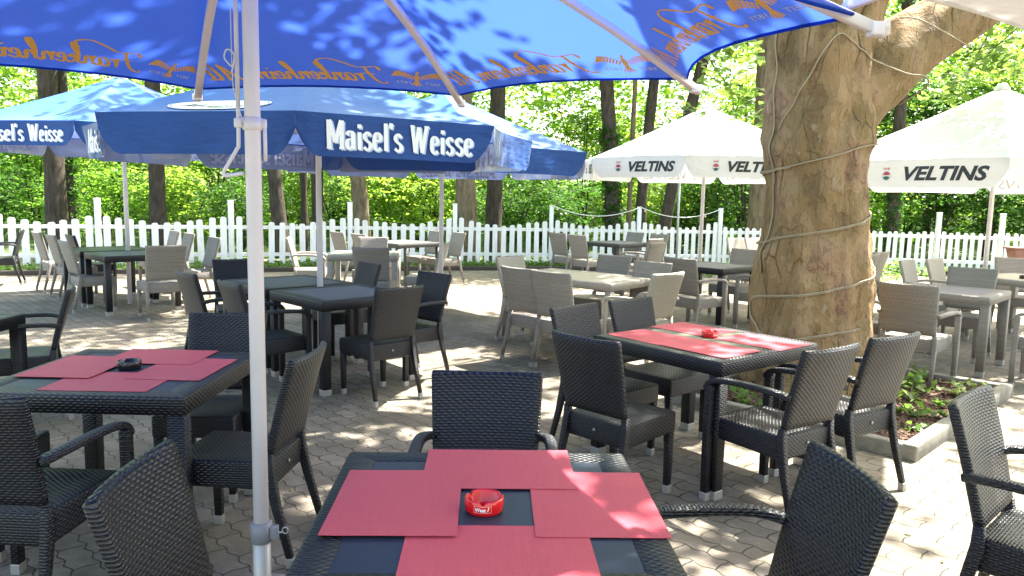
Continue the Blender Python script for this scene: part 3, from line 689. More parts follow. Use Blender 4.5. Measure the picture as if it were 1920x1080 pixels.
# ---- chairs (x, y of backrest top, heading, kind, arms, label)
for a in [
 (-.09, 2.90, -90, 'k', 1, 'black armchair facing the camera behind the front centre table'),
 (-.925, 1.80, 2, 'k', 0, 'black chair at the lower left corner of the picture, close to the white pole'),
 (.885, 1.90, -178, 'k', 1, 'black armchair at the lower right, its arm reaching under the front table'),
 (1.675, 2.68, -46, 'k', 1, 'black armchair cut off by the right edge, facing away'),
 (-1.80, 2.42, 87, 'k', 1, 'black armchair at the far left bottom, back to the camera'),
 (-1.60, 4.22, -89, 'k', 0, 'black chair on the far side of the left red table'),
 (-.885, 3.24, 176, 'k', 0, 'black chair just behind the white pole, right of the left red table'),
 (-3.10, 5.25, -152, 'k', 1, 'black armchair at the left edge beside the cut-off table'),
 (-.84, 5.62, 133, 'k', 0, 'black chair with its back to the camera, right of the plain topped black table'),
 (-.69, 6.69, -133, 'k', 1, 'black armchair on the right side of the plain topped black table'),
 (-1.43, 7.55, -140, 'k', 0, 'black chair behind the slatted black table, right of the centre pole'),
 (-2.76, 6.35, 44, 'k', 1, 'black armchair left of the slatted black table, the further left of two'),
 (-2.15, 5.71, 42, 'k', 1, 'black armchair near the white pole, left of the plain topped black table'),
 (-2.84, 7.70, -65, 'k', 0, 'black chair on the far left side of the slatted black table'),
 (.37, 3.72, 45, 'k', 0, 'black chair, back to us, left of the plane tree table'),
 (.40, 4.80, -47, 'k', 0, 'black chair with sunlit top edge left of the plane tree table'),
 (.82, 5.18, -50, 'k', 0, 'black chair at the far left side of the plane tree table'),
 (1.535, 3.56, 124, 'k', 1, 'nearer of two black armchairs right of the plane tree table'),
 (2.02, 3.92, 122, 'k', 1, 'farther black armchair of two right of the plane tree table, beside the bed'),
 (-8.06, 12.4, -155, 'k', 1, 'black armchair by the fence at the far left edge'),
 (-6.62, 11.3, 45, 'k', 1, 'black armchair half hidden behind the row of grey chairs at the back left'),
 (-7.25, 11.5, 45, 'g', 0, 'grey chair furthest left in the row of three at the back left'),
 (-6.64, 10.85, 45, 'g', 0, 'middle grey chair in the row of three at the back left'),
 (-5.74, 9.66, 45, 'g', 0, 'grey chair nearest the camera in the row of three at the back left'),
 (-4.20, 9.15, 130, 'g', 0, 'grey chair, back to us, in front of the back left table'),
 (-4.34, 11.0, -140, 'g', 0, 'grey chair facing left at the right of the back left tables'),
 (-5.63, 12.6, -140, 'g', 0, 'grey chair by the fence behind the back left table, left of a pair'),
 (-5.09, 11.9, -140, 'g', 0, 'grey chair by the fence behind the back left table, right of a pair'),
 (-3.35, 11.3, 10, 'l', 1, 'pale grey armchair seen edge-on left of the small pale table'),
 (-3.10, 13.3, 40, 'g', 0, 'farther of two grey chairs left of the dark table by the fence'),
 (-2.60, 12.7, 40, 'g', 0, 'nearer of two grey chairs left of the dark table by the fence'),
 (-2.18, 11.8, -90, 'g', 0, 'grey chair facing the camera behind the small pale table'),
 (-1.78, 9.45, 88, 'g', 0, 'grey chair with its back to the camera at the small pale table'),
 (-1.44, 14.3, -140, 'g', 0, 'grey chair behind the thin pole at the fence table'),
 (-.99, 13.85, -145, 'g', 0, 'grey chair at the right of the dark fence table beside the pale tree trunk'),
 (-.95, 10.6, 172, 'l', 0, 'pale chair seen edge-on beside the thin parasol pole'),
 (.84, 14.5, 38, 'g', 0, 'grey chair left of the table beneath the left white parasol, the farther one'),
 (1.16, 13.8, 38, 'g', 0, 'grey chair left of the table beneath the left white parasol, the nearer one'),
 (2.48, 15.3, -145, 'g', 0, 'grey chair against the fence behind the table under the left white parasol, left one'),
 (2.86, 14.75, -145, 'g', 0, 'grey chair against the fence behind the table under the left white parasol, right one'),
 (2.45, 12.95, 138, 'g', 1, 'grey armchair in front of the table under the left white parasol'),
 (2.25, 11.75, 138, 'g', 0, 'grey chair whose low back shows above the pale woven table'),
 (.06, 7.10, 45, 'g', 0, 'left grey chair of the pair with backs to us at the pale woven table'),
 (.34, 6.78, 47, 'g', 0, 'right grey chair of the pair with backs to us at the pale woven table'),
 (-.03, 8.45, -40, 'l', 0, 'pale sunlit chair at the far left end of the pale woven table'),  # its sunlit brightness is put into the pale wicker colour
 (1.20, 8.85, -133, 'g', 0, 'grey chair behind the pale woven table, left of two facing us'),
 (1.50, 8.05, -133, 'g', 0, 'grey chair behind the pale woven table, right of two facing us'),
 (1.42, 6.85, 132, 'l', 1, 'pale grey armchair at the right end of the pale woven table'),
 (1.93, 8.70, 38, 'g', 1, 'grey armchair at the left side of the dark table beside the trunk'),
 (3.25, 10.5, -140, 'g', 0, 'grey chair behind the dark table beside the trunk'),
 (3.38, 9.25, 142, 'g', 1, 'grey armchair partly hidden by the plane trunk on its left side'),
 (4.02, 13.7, -55, 'l', 1, 'pale armchair near the fence left of the trunk, left of two'),
 (4.36, 13.8, -50, 'l', 0, 'pale chair near the fence left of the trunk, right of two'),
 (5.12, 10.5, 130, 'g', 0, 'grey chair just right of the plane trunk, back turned to us'),
 (4.72, 9.95, 130, 'g', 0, 'grey chair half hidden by the right side of the plane trunk'),
 (4.70, 9.0, -45, 'l', 1, 'pale armchair behind the right grey table, left of two in the sun'),
 (5.22, 9.35, -50, 'l', 0, 'pale sunlit chair behind the right grey table, right of two'),
 (3.32, 6.30, 45, 'g', 1, 'grey armchair with its back to the camera in front of the right grey table'),
 (4.90, 8.02, -135, 'g', 0, 'grey chair on the far side of the right grey table'),
 (6.5, 9.75, -115, 'g', 0, 'grey chair behind the pale sunlit table at the right edge'),
]: chair(*a)
chair(-2.36, 3.22, 4, 'k', 0, 'black chair tucked in at the left end of the left red table', top=False)
chair(4.72, 6.55, 137, 'g', 1, 'grey armchair at the right edge beside the right grey table', top=False)
chair(3.32, 7.35, -5, 'g', 1, 'grey armchair right behind the plane trunk, only its arms showing', top=False)

# ---------------------------------------------------------------- parasols
def parasol(name, cx, cy, Rr, a0, zr, za, fab, flap, label, n=8, sag=.05, pull=.05, valance=.28, pole_r=.027, tilt=(0, 0), base_z=0., flapwob=.012, hub=True, ribw=.03, bow=-.02, zrun=None, grp='large parasols over the tables', pole_mat=None):
    root = empty(name, (cx, cy, 0), 0, label, 'parasol', grp)
    P = []
    for k in range(n):
        a = a0+2*pi*k/n; x, y = Rr*cos(a), Rr*sin(a); P.append(Vector((x, y, zr+tilt[0]*x+tilt[1]*y)))
    A = Vector((0, 0, za))
    def E(k, a):
        p = P[k % n].lerp(P[(k+1) % n], a); q = 4*a*(1-a); p = Vector((p.x*(1-pull*q), p.y*(1-pull*q), p.z + (za-zr)*pull*q*.3)); return p
    def S(k, a, b_):
        q = 4*a*(1-a); p = E(k, a).lerp(A, b_); p.z -= sag*q*(1-b_)*min(1, b_*5) - bow*sin(pi*b_); return p
    b = MB(); nu, nv = 12, 14
    for k in range(n):
        vs = [S(k, i/nu, j/nv) for j in range(nv+1) for i in range(nu+1)]
        fs = [(j*(nu+1)+i, j*(nu+1)+i+1, (j+1)*(nu+1)+i+1, (j+1)*(nu+1)+i) for j in range(nv) for i in range(nu)]
        b.add(vs, fs, True)
    can = b.obj('canopy', fab, root, uv=False)
    # hem along the edge
    hem = MB(); pts = [E(k, i/8) for k in range(n) for i in range(8)]; pts.append(pts[0])
    hem.tube([p-Vector((0, 0, .004)) for p in pts], .006, 6, cap=False); hem.obj('hem', fab, can, uv=False)
    def V(k, a, t_):
        p = E(k, a); o_ = Vector((p.x, p.y, 0)).normalized()
        e = min(a, 1-a)*2; hh = valance*(1-.62*max(0, 1-e/.22)**2.2)
        wv = flapwob*(noise.noise((a*4+k*7.1, t_*1.6, cx*3+cy))*2.2*t_ + .8*sin(a*23+k*2.1)*t_*(.35+.65*noise.noise((a*2, k*3.3, 5))))
        wv += .014*t_*sin(a*75+k*3)*math.exp(-e/.22)*(.6+noise.noise((k*5.1, a*6, 2)))+.010*t_*noise.noise((a*13+k*3.7, t_*2.2, 8))
        if e < .25: wv += -.03*t_*(1-e/.25)*(1 if (k % 2) else .4)
        return p + o_*(.008+wv) + Vector((0, 0, -hh*t_))
    flaps = []
    if valance:
        for k in range(n):
            b = MB(); nu2, nv2 = 48, 8
            vs = [V(k, i/nu2, j/nv2) for j in range(nv2+1) for i in range(nu2+1)]
            fs = [(j*(nu2+1)+i+1, j*(nu2+1)+i, (j+1)*(nu2+1)+i, (j+1)*(nu2+1)+i+1) for j in range(nv2) for i in range(nu2)]
            fs = [f[::-1] for f in fs]; b.add(vs, [f[::-1] for f in fs], True); flaps.append(b.obj('valance', flap, root, uv=False))
    zh = (zrun or zr-.03)-.25; zc = za-.09
    for k in range(n):
        p = P[k]; o_ = Vector((p.x, p.y, 0)).normalized(); sd_ = o_.cross(Vector((0, 0, 1)))
        end = p + o_*(-.03 if valance else .075) - Vector((0, 0, .035 if valance else .045)); st = A-Vector((0, 0, .10))+o_*.05
        mid = st.lerp(end, .5)+Vector((0, 0, bow-.0-sag*0))-Vector((0, 0, .012))
        path = [st.lerp(end, t_)+Vector((0, 0, bow*sin(pi*t_)-.012)) for t_ in np.linspace(0, 1, 9)]
        rb = MB().sqtube(path, ribw, ribw*.72, side=tuple(sd_)).obj('rib', M['rib_white'], root, uv=False)
        MB().rbox(tuple(end-o_*.02), (ribw*1.15, ribw*1.15, ribw*.9), .005).obj('rib_end', M['rib_white'], rb, uv=False)
        j = st.lerp(mid, .95)
        MB().sqtube([Vector((0, 0, zh+.25))+o_*.055, j-Vector((0, 0, .01))], ribw*.7, ribw*.55, side=tuple(sd_)).obj('strut', M['rib_white'], root, uv=False)
    pm = pole_mat or M['pole_white']
    MB().tube([(0, 0, base_z), (0, 0, (zr+za)/2), (0, 0, za-.02)], pole_r, 24).obj('pole', pm, root, uv=False)
    MB().lathe([(pole_r+.002, zh+.2), (.06, zh+.2), (.065, zh+.25), (.06, zh+.29), (pole_r+.002, zh+.29)]).obj('runner', M['rib_white'], root, uv=False)
    MB().lathe([(.0, za+.05), (.045, za+.045), (.06, za+.02), (.085, za-.01), (.09, za-.035)]).obj('finial', M['rib_white'], root, uv=False)
    return root, S, V, P, flaps, can
def put(Vs, F, fn, mat, name, parent):
    return MB().add([fn(x, y) for x, y in Vs], F).obj(name, mat, parent, uv=False)
def on_canopy(S, P, k, n, side_off):
    L = (P[k]-P[(k+1) % n]).length
    def fn(x, y, e=0.):
        # x metres along the edge from corner k, y metres up from the edge
        Hs = ((P[k]+P[(k+1) % n])/2).length
        b_ = y/Hs; wd = 1-b_
        a = ((x-L/2)/(L*wd))+.5; p = S(k, a, b_)
        p1 = S(k, min(1, a+.02), b_); p2 = S(k, a, b_+.02); nn = (p1-p).cross(p2-p).normalized()
        if nn.z < 0: nn = -nn
        return p + nn*(side_off+e)
    return fn, L

# nearest parasol: royal blue, seen from below, gold script shining through
U1 = parasol('parasol', -.955, 2.80, 2.003, 2.05-pi/2-pi/2, 2.12, 2.80, M['fab_royal'], M['fab_royal'], 'royal blue parasol right overhead with gold script lettering, white pole in front', sag=.012, bow=.12, zrun=2.50, pull=.075, valance=0, pole_r=.0285, tilt=(.003, .036), base_z=.27, ribw=.042)
root, S, V_, P, fl, can = U1
for k in range(8):
    for off in (-.004,):
        fn, L = on_canopy(S, P, k, 8, off)
        h = .25; sv, sf, sw_ = script_mesh('Frankenheim Alt', h); sc = (L*.665)/sw_
        put([(.42+x*sc, .10+y*.9) for x, y in sv], sf, fn, M['gold_ink'], 'lettering', can)
        ev, ef, ew = eagle_mesh(.18)
        put([(.225+x*.50, .11+y) for x, y in ev], ef, fn, M['gold_ink'], 'eagle_emblem', can)
        for tx, x_ in (('SEIT', .085), ('1873', .245)):
            tv, tf, tw = font_mesh(tx, .045, .0005); put([(x_+.015+x, .10+y) for x, y in tv], tf, fn, M['lilac_ink'], 'small_lettering', can)
# crank rods, collar and hook down the pole
z_ = lambda v: v
b = MB(); b.tube([(-.048, -.012, 2.55), (-.047, -.012, 1.88)], .0085, 8)
b.tube(crom([(-.047, -.012, 1.90), (-.048, -.012, 1.755), (-.055, -.014, 1.73), (-.092, -.02, 1.665), (-.103, -.02, 1.645), (-.092, -.02, 1.635), (-.03, -.02, 1.645)], 4), .0075, 8)
b.obj('crank_rod', M['pole_white'], root, uv=False)
b = MB(); b.tube([(.040, .012, 1.84), (.041, .012, 1.69)], .0075, 8); b.obj('guide_rod', M['pole_white'], root, uv=False)
MB().lathe([(.0290, 1.80), (.034, 1.802), (.034, 1.845), (.0290, 1.847)]).rbox((-.045, -.012, 1.825), (.03, .03, .035), .005).rbox((.038, .01, 1.825), (.02, .02, .035), .005).obj('collar', M['pole_white'], root, uv=False)
b = MB(); b.tube(crom([(-.06, -.03, 2.35), (-.058, -.03, 2.0), (-.05, -.03, 1.92), (-.02, -.034, 1.82)], 6), .0018, 5)
b.tube(crom([(-.06, -.03, 2.02), (-.085, -.03, 2.05), (-.075, -.03, 2.08), (-.05, -.03, 2.06), (-.06, -.03, 2.0)], 5), .003, 6)
b.obj('cord', M['cordwhite'], root, uv=False)
# holder
hd = empty('parasol_stand', (-.955, 2.80, 0), 0, 'steel ground tube with grey clamp holding the front white pole', 'parasol stand')
MB().lathe([(.034, .0), (.034, .29), (.030, .29), (.030, .05)]).obj('ground_tube', M['alu'], hd, uv=False)
MB().lathe([(.0355, .23), (.041, .232), (.041, .305), (.0295, .31)]).rbox((.052, -.005, .27), (.03, .028, .055), .005).obj('clamp', M['clamp'], hd, uv=False)
b = MB(); b.tube([(.06, -.01, .27), (.085, -.012, .275)], .004, 8)
b.tube([(.085+.011+.011*cos(a), -.012, .282+.013*sin(a)) for a in np.linspace(0, 2*pi, 14)], .0025, 6, cap=False); b.obj('ring_screw', M['alu'], hd, uv=False)
MB().lathe([(.0, .004), (.16, .004), (.16, .014), (.05, .02), (.035, .03)]).obj('base_plate', M['alu'], hd, uv=False)

def blue_text(S, V, P, flaps, ks, n=8, valance=.28):
    for k in ks:
        L = (P[k]-P[(k+1) % n]).length
        for txt, x0f, x1f in (("Maisel's", .14, .53), ("Weisse", .57, .90)):
            tv, tf, tw = block_mesh(txt, .185)
            s_ = (x1f-x0f)*L/tw
            for off, mt, dx, dy, nm in ((.010, M['white_ink'], 0, 0, 'lettering'), (.006, M['pale_ink'], .012, -.008, 'letter_shadow'), (-.006, M['lilac_ink'], 0, 0, 'lettering')):
                def fn(x, y, q=0, off=off, dx=dx, dy=dy):
                    a = x0f+(x*s_+dx)/L; t_ = 1-(y+.052+dy)/valance
                    p = V(k, a, t_); o_ = Vector((p.x, p.y, 0)).normalized(); return p+o_*(off+(1 if off > 0 else -1)*q*.0006)
                MB().add([fn(*v3) for v3 in tv], tf).obj(nm, mt, flaps[k], uv=False)
def maisel_logo(S, P, k, parent, n=8):
    fn, L = on_canopy(S, P, k, n, .008)
    cx_, cy_ = L/2, .40
    V, F, _ = ell_mesh(.40, .30, rg=8); put([(x+cx_, y+cy_) for x, y in V], F, fn, M['white_ink'], 'round_logo', parent)
    V, F, _ = ell_mesh(.385, .285, 48, .975); put([(x+cx_, y+cy_) for x, y in V], F, lambda x, y: fn(x, y, .003), M['fab_blue_flap'], 'logo_ring', parent)
    V, F, w_ = script_mesh("Maisel's", .20, .03, .10); put([(x-w_/2+cx_, y+cy_-.10) for x, y in V], F, lambda x, y: fn(x, y, .003), M['black_ink'], 'logo_script', parent)
    V, F, _ = ell_mesh(.10, .02); put([(x+cx_+.03, y+cy_-.155) for x, y in V], F, lambda x, y: fn(x, y, .003), M['green_pale'], 'logo_sprig', parent)
    V, F, w_ = font_mesh('Weisse', .04, .001); put([(x-w_/2+cx_+.03, y+cy_-.215) for x, y in V], F, lambda x, y: fn(x, y, .003), M['black_ink'], 'logo_word', parent)
# centre blue parasol
a3 = -2.18
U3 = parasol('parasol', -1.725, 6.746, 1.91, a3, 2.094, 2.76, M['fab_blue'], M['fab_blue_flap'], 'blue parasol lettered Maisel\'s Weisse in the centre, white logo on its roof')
blue_text(U3[1], U3[2], U3[3], U3[4], (1, 3, 5, 7)); maisel_logo(U3[1], U3[3], 0, U3[5])
b = MB(); b.tube([(.034, -.01, 1.80), (.036, -.012, 1.40)], .006, 6); b.obj('chain', M['timber'], U3[0], uv=False)
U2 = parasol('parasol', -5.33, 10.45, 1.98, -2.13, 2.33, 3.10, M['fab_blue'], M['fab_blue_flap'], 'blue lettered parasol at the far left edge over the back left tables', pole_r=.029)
blue_text(U2[1], U2[2], U2[3], U2[4], (0, 2, 4, 6))
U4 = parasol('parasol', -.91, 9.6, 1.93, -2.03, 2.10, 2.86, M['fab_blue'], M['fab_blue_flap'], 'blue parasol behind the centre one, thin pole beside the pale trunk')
blue_text(U4[1], U4[2], U4[3], U4[4], (2, 4, 6))
def veltins(V, P, flaps, ks, n=8, valance=.29, size=.135):
    for k in ks:
        L = (P[k]-P[(k+1) % n]).length
        def mk(off, x0, y0, k=k, L=L):
            def fn(x, y):
                p = V(k, (x0+x)/L, 1-(y+y0)/valance); o_ = Vector((p.x, p.y, 0)).normalized(); return p+o_*off
            return fn
        tv, tf, tw = font_mesh('VELTINS', size*1.36, .0075, .28, 1.); s_ = L*.52/tw
        put([(x*s_, y) for x, y in tv], tf, mk(.008, L*.38, .085), M['black_ink'], 'lettering', flaps[k])
        cx_ = L*.27
        for (rx, ry, hole, a0, a1, mt, off, yy) in ((.048, .055, .86, 0, 2*pi, M['lilac_ink'], .008, 0), (.036, .042, 0, .1, pi-.1, M['red_ink'], .0085, .004), (.036, .042, 0, pi+.25, 2*pi-.25, M['green_ink'], .0085, -.004), (.030, .012, .5, 0, pi, M['red_ink'], .009, .066)):
            ev, ef, _ = ell_mesh(rx, ry, 24, hole, a0, a1)
            put([(x, y+yy) for x, y in ev], ef, mk(off, cx_, .135), mt, 'crest', flaps[k])
        pts = []; ff = []
        for i in range(5):
            x_ = -.028+.014*i; q = len(pts); pts += [(x_-.003, .072), (x_+.003, .072), (x_*1.3+.003, .092), (x_*1.3-.003, .092)]; ff.append((q, q+1, q+2, q+3))
        put(pts, ff, mk(.009, cx_, .135), M['red_ink'], 'crown_mark', flaps[k])
U5 = parasol('parasol', 2.83, 11.4, 1.92, R(-156), 2.14, 2.97, M['fab_white'], M['fab_white'], 'white parasol lettered VELTINS left of the plane trunk', flapwob=.007)
veltins(U5[2], U5[3], U5[4], range(8))
U6 = parasol('parasol', 6.02, 9.6, 2.25, R(-119), 2.06, 3.04, M['fab_white'], M['fab_white'], 'white parasol lettered VELTINS at the right edge', valance=.31, flapwob=.007)
veltins(U6[2], U6[3], U6[4], range(8), valance=.31, size=.15)
U7 = parasol('parasol', 2.86, 1.17, 2.14, R(104.4), 2.20, 2.9, M['fab_pinkish'], M['fab_pinkish'], 'off-white parasol canopy cutting across the top right corner', valance=0, pull=.03)

# ---------------------------------------------------------------- plane tree
TREE = (2.50, 6.30)
prof = [(-.05, 1.90, 3.16), (.02, 1.96, 3.12), (.14, 2.01, 3.05), (.50, 2.02, 3.01), (.78, 2.02, 3.00), (1.05, 2.04, 2.95), (1.31, 2.08, 2.92), (1.49, 2.09, 2.90), (1.75, 2.09, 2.86), (1.93, 2.05, 2.87), (2.06, 2.04, 2.92), (2.19, 2.05, 2.94), (2.36, 2.05, 2.93), (2.57, 2.05, 2.91), (2.78, 2.04, 2.89), (2.99, 2.03, 2.90), (3.3, 2.0, 2.95), (3.9, 1.9, 2.75), (5.0, 1.7, 2.35), (6.5, 1.35, 1.85), (8.5, 1.1, 1.35)]
tree = empty('plane_tree', (TREE[0], TREE[1], 0), 0, 'large plane tree with mottled knobbly trunk wound with cable', 'tree')
zs = [p[0] for p in prof]
def ip(z, k): return float(np.interp(z, zs, [p[k] for p in prof]))
nz, na = 260, 160; rings = []
burls = [(1.20, -2.2, .07, .16), (1.0, -1.9, -.05, .10), (1.25, -.35, .05, .15), (1.98, -2.75, .07, .14), (1.62, -2.4, .04, .18), (.55, -2.2, .05, .2), (.35, -1.3, -.07, .12), (.7, -1.55, -.06, .16), (2.25, -.9, .05, .10), (2.7, -1.9, .06, .2), (2.6, -1.35, -.07, .14), (2.2, -1.45, -.06, .14), (.25, -.6, .07, .2), (.2, -2.5, .08, .2), (1.05, -1.1, -.04, .13), (1.7, -1.7, .03, .2), (.9, -.6, .05, .15), (2.95, -1.4, -.06, .2), (1.15, -2.75, .10, .13), (1.9, -1.15, .06, .07), (2.05, -.75, .07, .08), (.95, -2.05, .06, .12), (1.35, -1.75, -.05, .10), (.62, -1.25, -.06, .14), (.15, -1.7, .08, .16), (.2, -.25, .07, .2), (2.45, -2.3, .06, .14)]
for i in range(nz+1):
    z = -.05+(8.5+.05)*(i/nz)**1.75
    cx_ = (ip(z, 1)+ip(z, 2))/2-TREE[0]; r0 = (ip(z, 2)-ip(z, 1))/2; ring = []
    for j in range(na):
        a = 2*pi*j/na; ca, sa = cos(a), sin(a)
        r_ = r0
        flare = max(0, 1-z/.55)**2
        r_ += r0*.10*flare*sin(a*5+.7) 
        r_ += r0*(.055*noise.noise((ca*1.3, sa*1.3, z*.9)) + .07*noise.noise((ca*2.6+5, sa*2.6, z*.55+9)) + .062*noise.noise((ca*3.6, sa*3.6, z*3.4)) + .03*noise.noise((ca*2, sa*2, z*7)) + .018*noise.noise((ca*9, sa*9, z*8)) + .010*noise.noise((ca*20, sa*20, z*16)))
        groove = noise.noise((ca*2.3+sa*1.1, sa*2.3, z*.28+2)); r_ -= r0*.09*max(0, 1-abs(groove)/.07)*min(1, max(.25, (z-1.2)))
        for (bz, ba, amp, rad) in burls:
            da = (a-(ba % (2*pi))+pi) % (2*pi)-pi; dd = (z-bz)**2+(da*r0)**2
            if dd < rad*rad*4: r_ += amp*.6*math.exp(-dd/(rad*rad*.5))
        ring.append(Vector((cx_+r_*ca, r_*sa, z)))
    rings.append(ring)
b = MB().loft(rings); trunk = b.obj('trunk', M['plane_bark'], tree, uv=False)
def limb(pts, rs, name, amp=.09, n=72, seg=26, seed=0, parent=tree, mat=None):
    P_ = crom([tuple(p)+(r_,) for p, r_ in zip(pts, rs)], max(2, seg//(len(pts)-1)))
    rg = []; prev = None
    for i, q in enumerate(P_):
        p = Vector(q[:3]); d = (Vector(P_[min(i+1, len(P_)-1)][:3])-Vector(P_[max(i-1, 0)][:3])).normalized()
        h_ = prev or Vector((0, 1, 0)); a_ = (h_-d*h_.dot(d)).normalized(); prev = a_; b_ = d.cross(a_); ring = []
        for j in range(n):
            t_ = 2*pi*j/n; dr = a_*cos(t_)+b_*sin(t_)
            s_ = p+dr*q[3]; nn = noise.noise(s_*1.6+Vector((seed, 0, 0)))*.8+noise.noise(s_*4+Vector((seed, 3, 0)))*.45+noise.noise(s_*11+Vector((0, seed, 0)))*.16
            ring.append(p+dr*q[3]*(1+amp*nn*1.6))
        rg.append(ring)
    return MB().loft(rg).obj(name, mat or M['plane_bark'], parent, uv=False)
limb([(.0, .0, 1.85), (.10, -.02, 2.25), (.34, -.02, 2.58), (.76, .02, 2.90), (1.16, .08, 3.20), (1.7, .2, 3.65), (2.4, .4, 4.4), (3.2, .6, 5.6)], [.30, .34, .31, .27, .26, .25, .20, .10], 'branch', .12, seg=63, seed=4)
limb([(-.1, .1, 3.6), (-.9, -.3, 4.4), (-1.9, -.8, 5.0), (-3.3, -1.5, 5.9)], [.2, .15, .11, .05], 'branch', .08, 24, 20)
limb([(-.2, .0, 4.6), (-.2, -1.0, 5.2), (-.4, -2.3, 5.9), (-.5, -3.6, 6.8)], [.17, .13, .09, .04], 'branch', .08, 24, 20)
limb([(-.3, .1, 4.2), (-1.2, .9, 5.4), (-2.6, 1.6, 6.4)], [.17, .12, .05], 'branch', .08, 24, 20)
limb([(1.7, .2, 3.6), (1.4, -1.0, 4.6), (.9, -2.2, 5.7)], [.14, .10, .04], 'branch', .08, 24, 20)
# crown: leafy sprays high over the terrace (dapples the light below)
def blobs(spec, dens):
    out_ = []
    for (x, y, z, rx, ry, rz_, n) in spec:
        d = rng.normal(size=(int(n*dens), 3)); d /= np.linalg.norm(d, axis=1)[:, None]; d *= (rng.random(len(d))**(1/3))[:, None]
        out_.append(np.array([x, y, z])+d*np.array([rx, ry, rz_]))
    return np.concatenate(out_)
spec = []
for i in range(46):
    a = rng.random()*2*pi; r_ = 6.8*rng.random()**.5
    x, y = -.6+r_*cos(a)*1.2, -.2+r_*sin(a)*1.15; zlow = 5.2+max(0, (y+6.3))*.22
    spec.append((x, y, zlow+rng.random()*2.5, 1.15, 1.15, .35, 15))
for i in range(16):      # the heavier shade over the nearest parasol
    spec.append((-1.0+rng.normal(0, 1.2), -1.9+rng.normal(0, 1.2), 6.9+rng.random()*1.5, .9, .9, .3, 13))
cc = blobs(spec, 1.)
v, q = leaves(cc, 30, .42+.25*rng.random(len(cc)), .35, .15, .45, .25)
cr = bpy.data.objects.new('crown', npmesh('crown', v, q, M['leaf_plane'])); C.objects.link(cr); cr.parent = tree

# leafy twigs of the plane tree that dip into view
for (pa, pb, pc, n_) in (((-.9, 2.2, 5.2), (-.4, 2.9, 3.6), (.30, 3.4, 2.85), 30), ((2.6, .8, 4.6), (2.9, 2.2, 4.0), (2.9, 3.0, 3.15), 34), ((3.0, 1.0, 4.9), (3.6, 2.2, 4.1), (3.5, 3.2, 3.3), 34), ((2.6, .8, 4.6), (3.0, 1.6, 3.9), (2.7, 2.4, 3.2), 22)):
    pth = crom([pa, pb, pc], 10); MB().tube(pth, [.022*(1-i_/(len(pth)+2)) for i_ in range(len(pth))], 6).obj('twig', M['bark_tan'], tree, uv=False)
    ctr = np.array([pth[int(k_)] for k_ in rng.integers(6, len(pth), n_)])+rng.normal(0, 1, (n_, 3))*np.array([.42, .35, .13])
    v, q = leaves(ctr, 20, .26, .3, .12, .4, .35); o = bpy.data.objects.new('foliage', npmesh('foliage', v, q, M['leaf_plane'])); C.objects.link(o); o.parent = tree
# planting bed
bed = [(2.50, 4.56), (4.14, 6.18), (2.92, 7.42), (1.27, 5.80)]
b = MB(); b.add([(x, y, .055) for x, y in bed], [(0, 1, 2, 3)]); tag(b.obj('bed_soil', M['mulch'], uv=False), kind='structure')
kb = empty('bed_kerb', (2.5, 4.56, 0), 0, 'weathered concrete kerb round the planting bed at the plane tree', 'kerb')
for i in range(4):
    p, q2 = Vector((*bed[i], 0)), Vector((*bed[(i+1) % 4], 0)); L = (q2-p).length; d = (q2-p)/L; n2 = Vector((d.y, -d.x, 0)); s_ = .0; kst = 0
    cnt = max(2, round(L/.8)); st = L/cnt
    for j in range(cnt):
        c_ = p+d*(st*(j+.5))-Vector((2.5, 4.56, 0)); mt = Matrix.Rotation(math.atan2(d.y, d.x)+rng.normal(0, .006), 4, 'Z')
        MB().rbox(tuple(c_+Vector((0, 0, .045+rng.normal(0, .003)))), (st-.006+(.09 if j in (0, cnt-1) and i % 2 == 0 else 0), .09, .11), .012, 2, mt).obj('kerb_stone', M['kerb'], kb)
# ground cover and mulch chips
def rand_in_bed(n):
    u, v_ = rng.random(n), rng.random(n); A_ = np.array(bed)
    p = A_[0]+(A_[1]-A_[0])*u[:, None]+(A_[3]-A_[0])*v_[:, None]; return p
p = rand_in_bed(5200); ctr = np.c_[p, .062+.01*rng.random(len(p))]
v, q = leaves(ctr, 1, .01, 1, .034, .35, 0)
tag(bpy.data.objects.new('bark_chips', npmesh('bark_chips', v, q, M['mulch'])), kind='stuff'); C.objects.link(bpy.data.objects['bark_chips'])
bpy.data.objects['bark_chips']['label'] = 'brown bark chips strewn over the planting bed'; bpy.data.objects['bark_chips']['category'] = 'bark mulch'
def plant(x, y, z, h, r_, n, size, mat, label, cat='plant', grp='leafy plants in the planting bed', name='leafy_plant'):
    root = empty(name, (x, y, z), rng.random()*6, label, cat, grp)
    c_ = np.c_[rng.normal(0, r_*.5, n), rng.normal(0, r_*.5, n), rng.random(n)*h]
    v, q = leaves(c_, 5, size*1.1, .8, size, .55, .0); me = npmesh('foliage', v, q, mat); o = bpy.data.objects.new('foliage', me); C.objects.link(o); o.parent = root
    b = MB()
    for k in range(0, min(n, 10)): b.tube([(0, 0, 0), (c_[k, 0]*.5, c_[k, 1]*.5, c_[k, 2]*.7), tuple(c_[k])], [.006, .004, .002], 5)
    b.obj('stem', M['bark_tan'], root, uv=False); return root
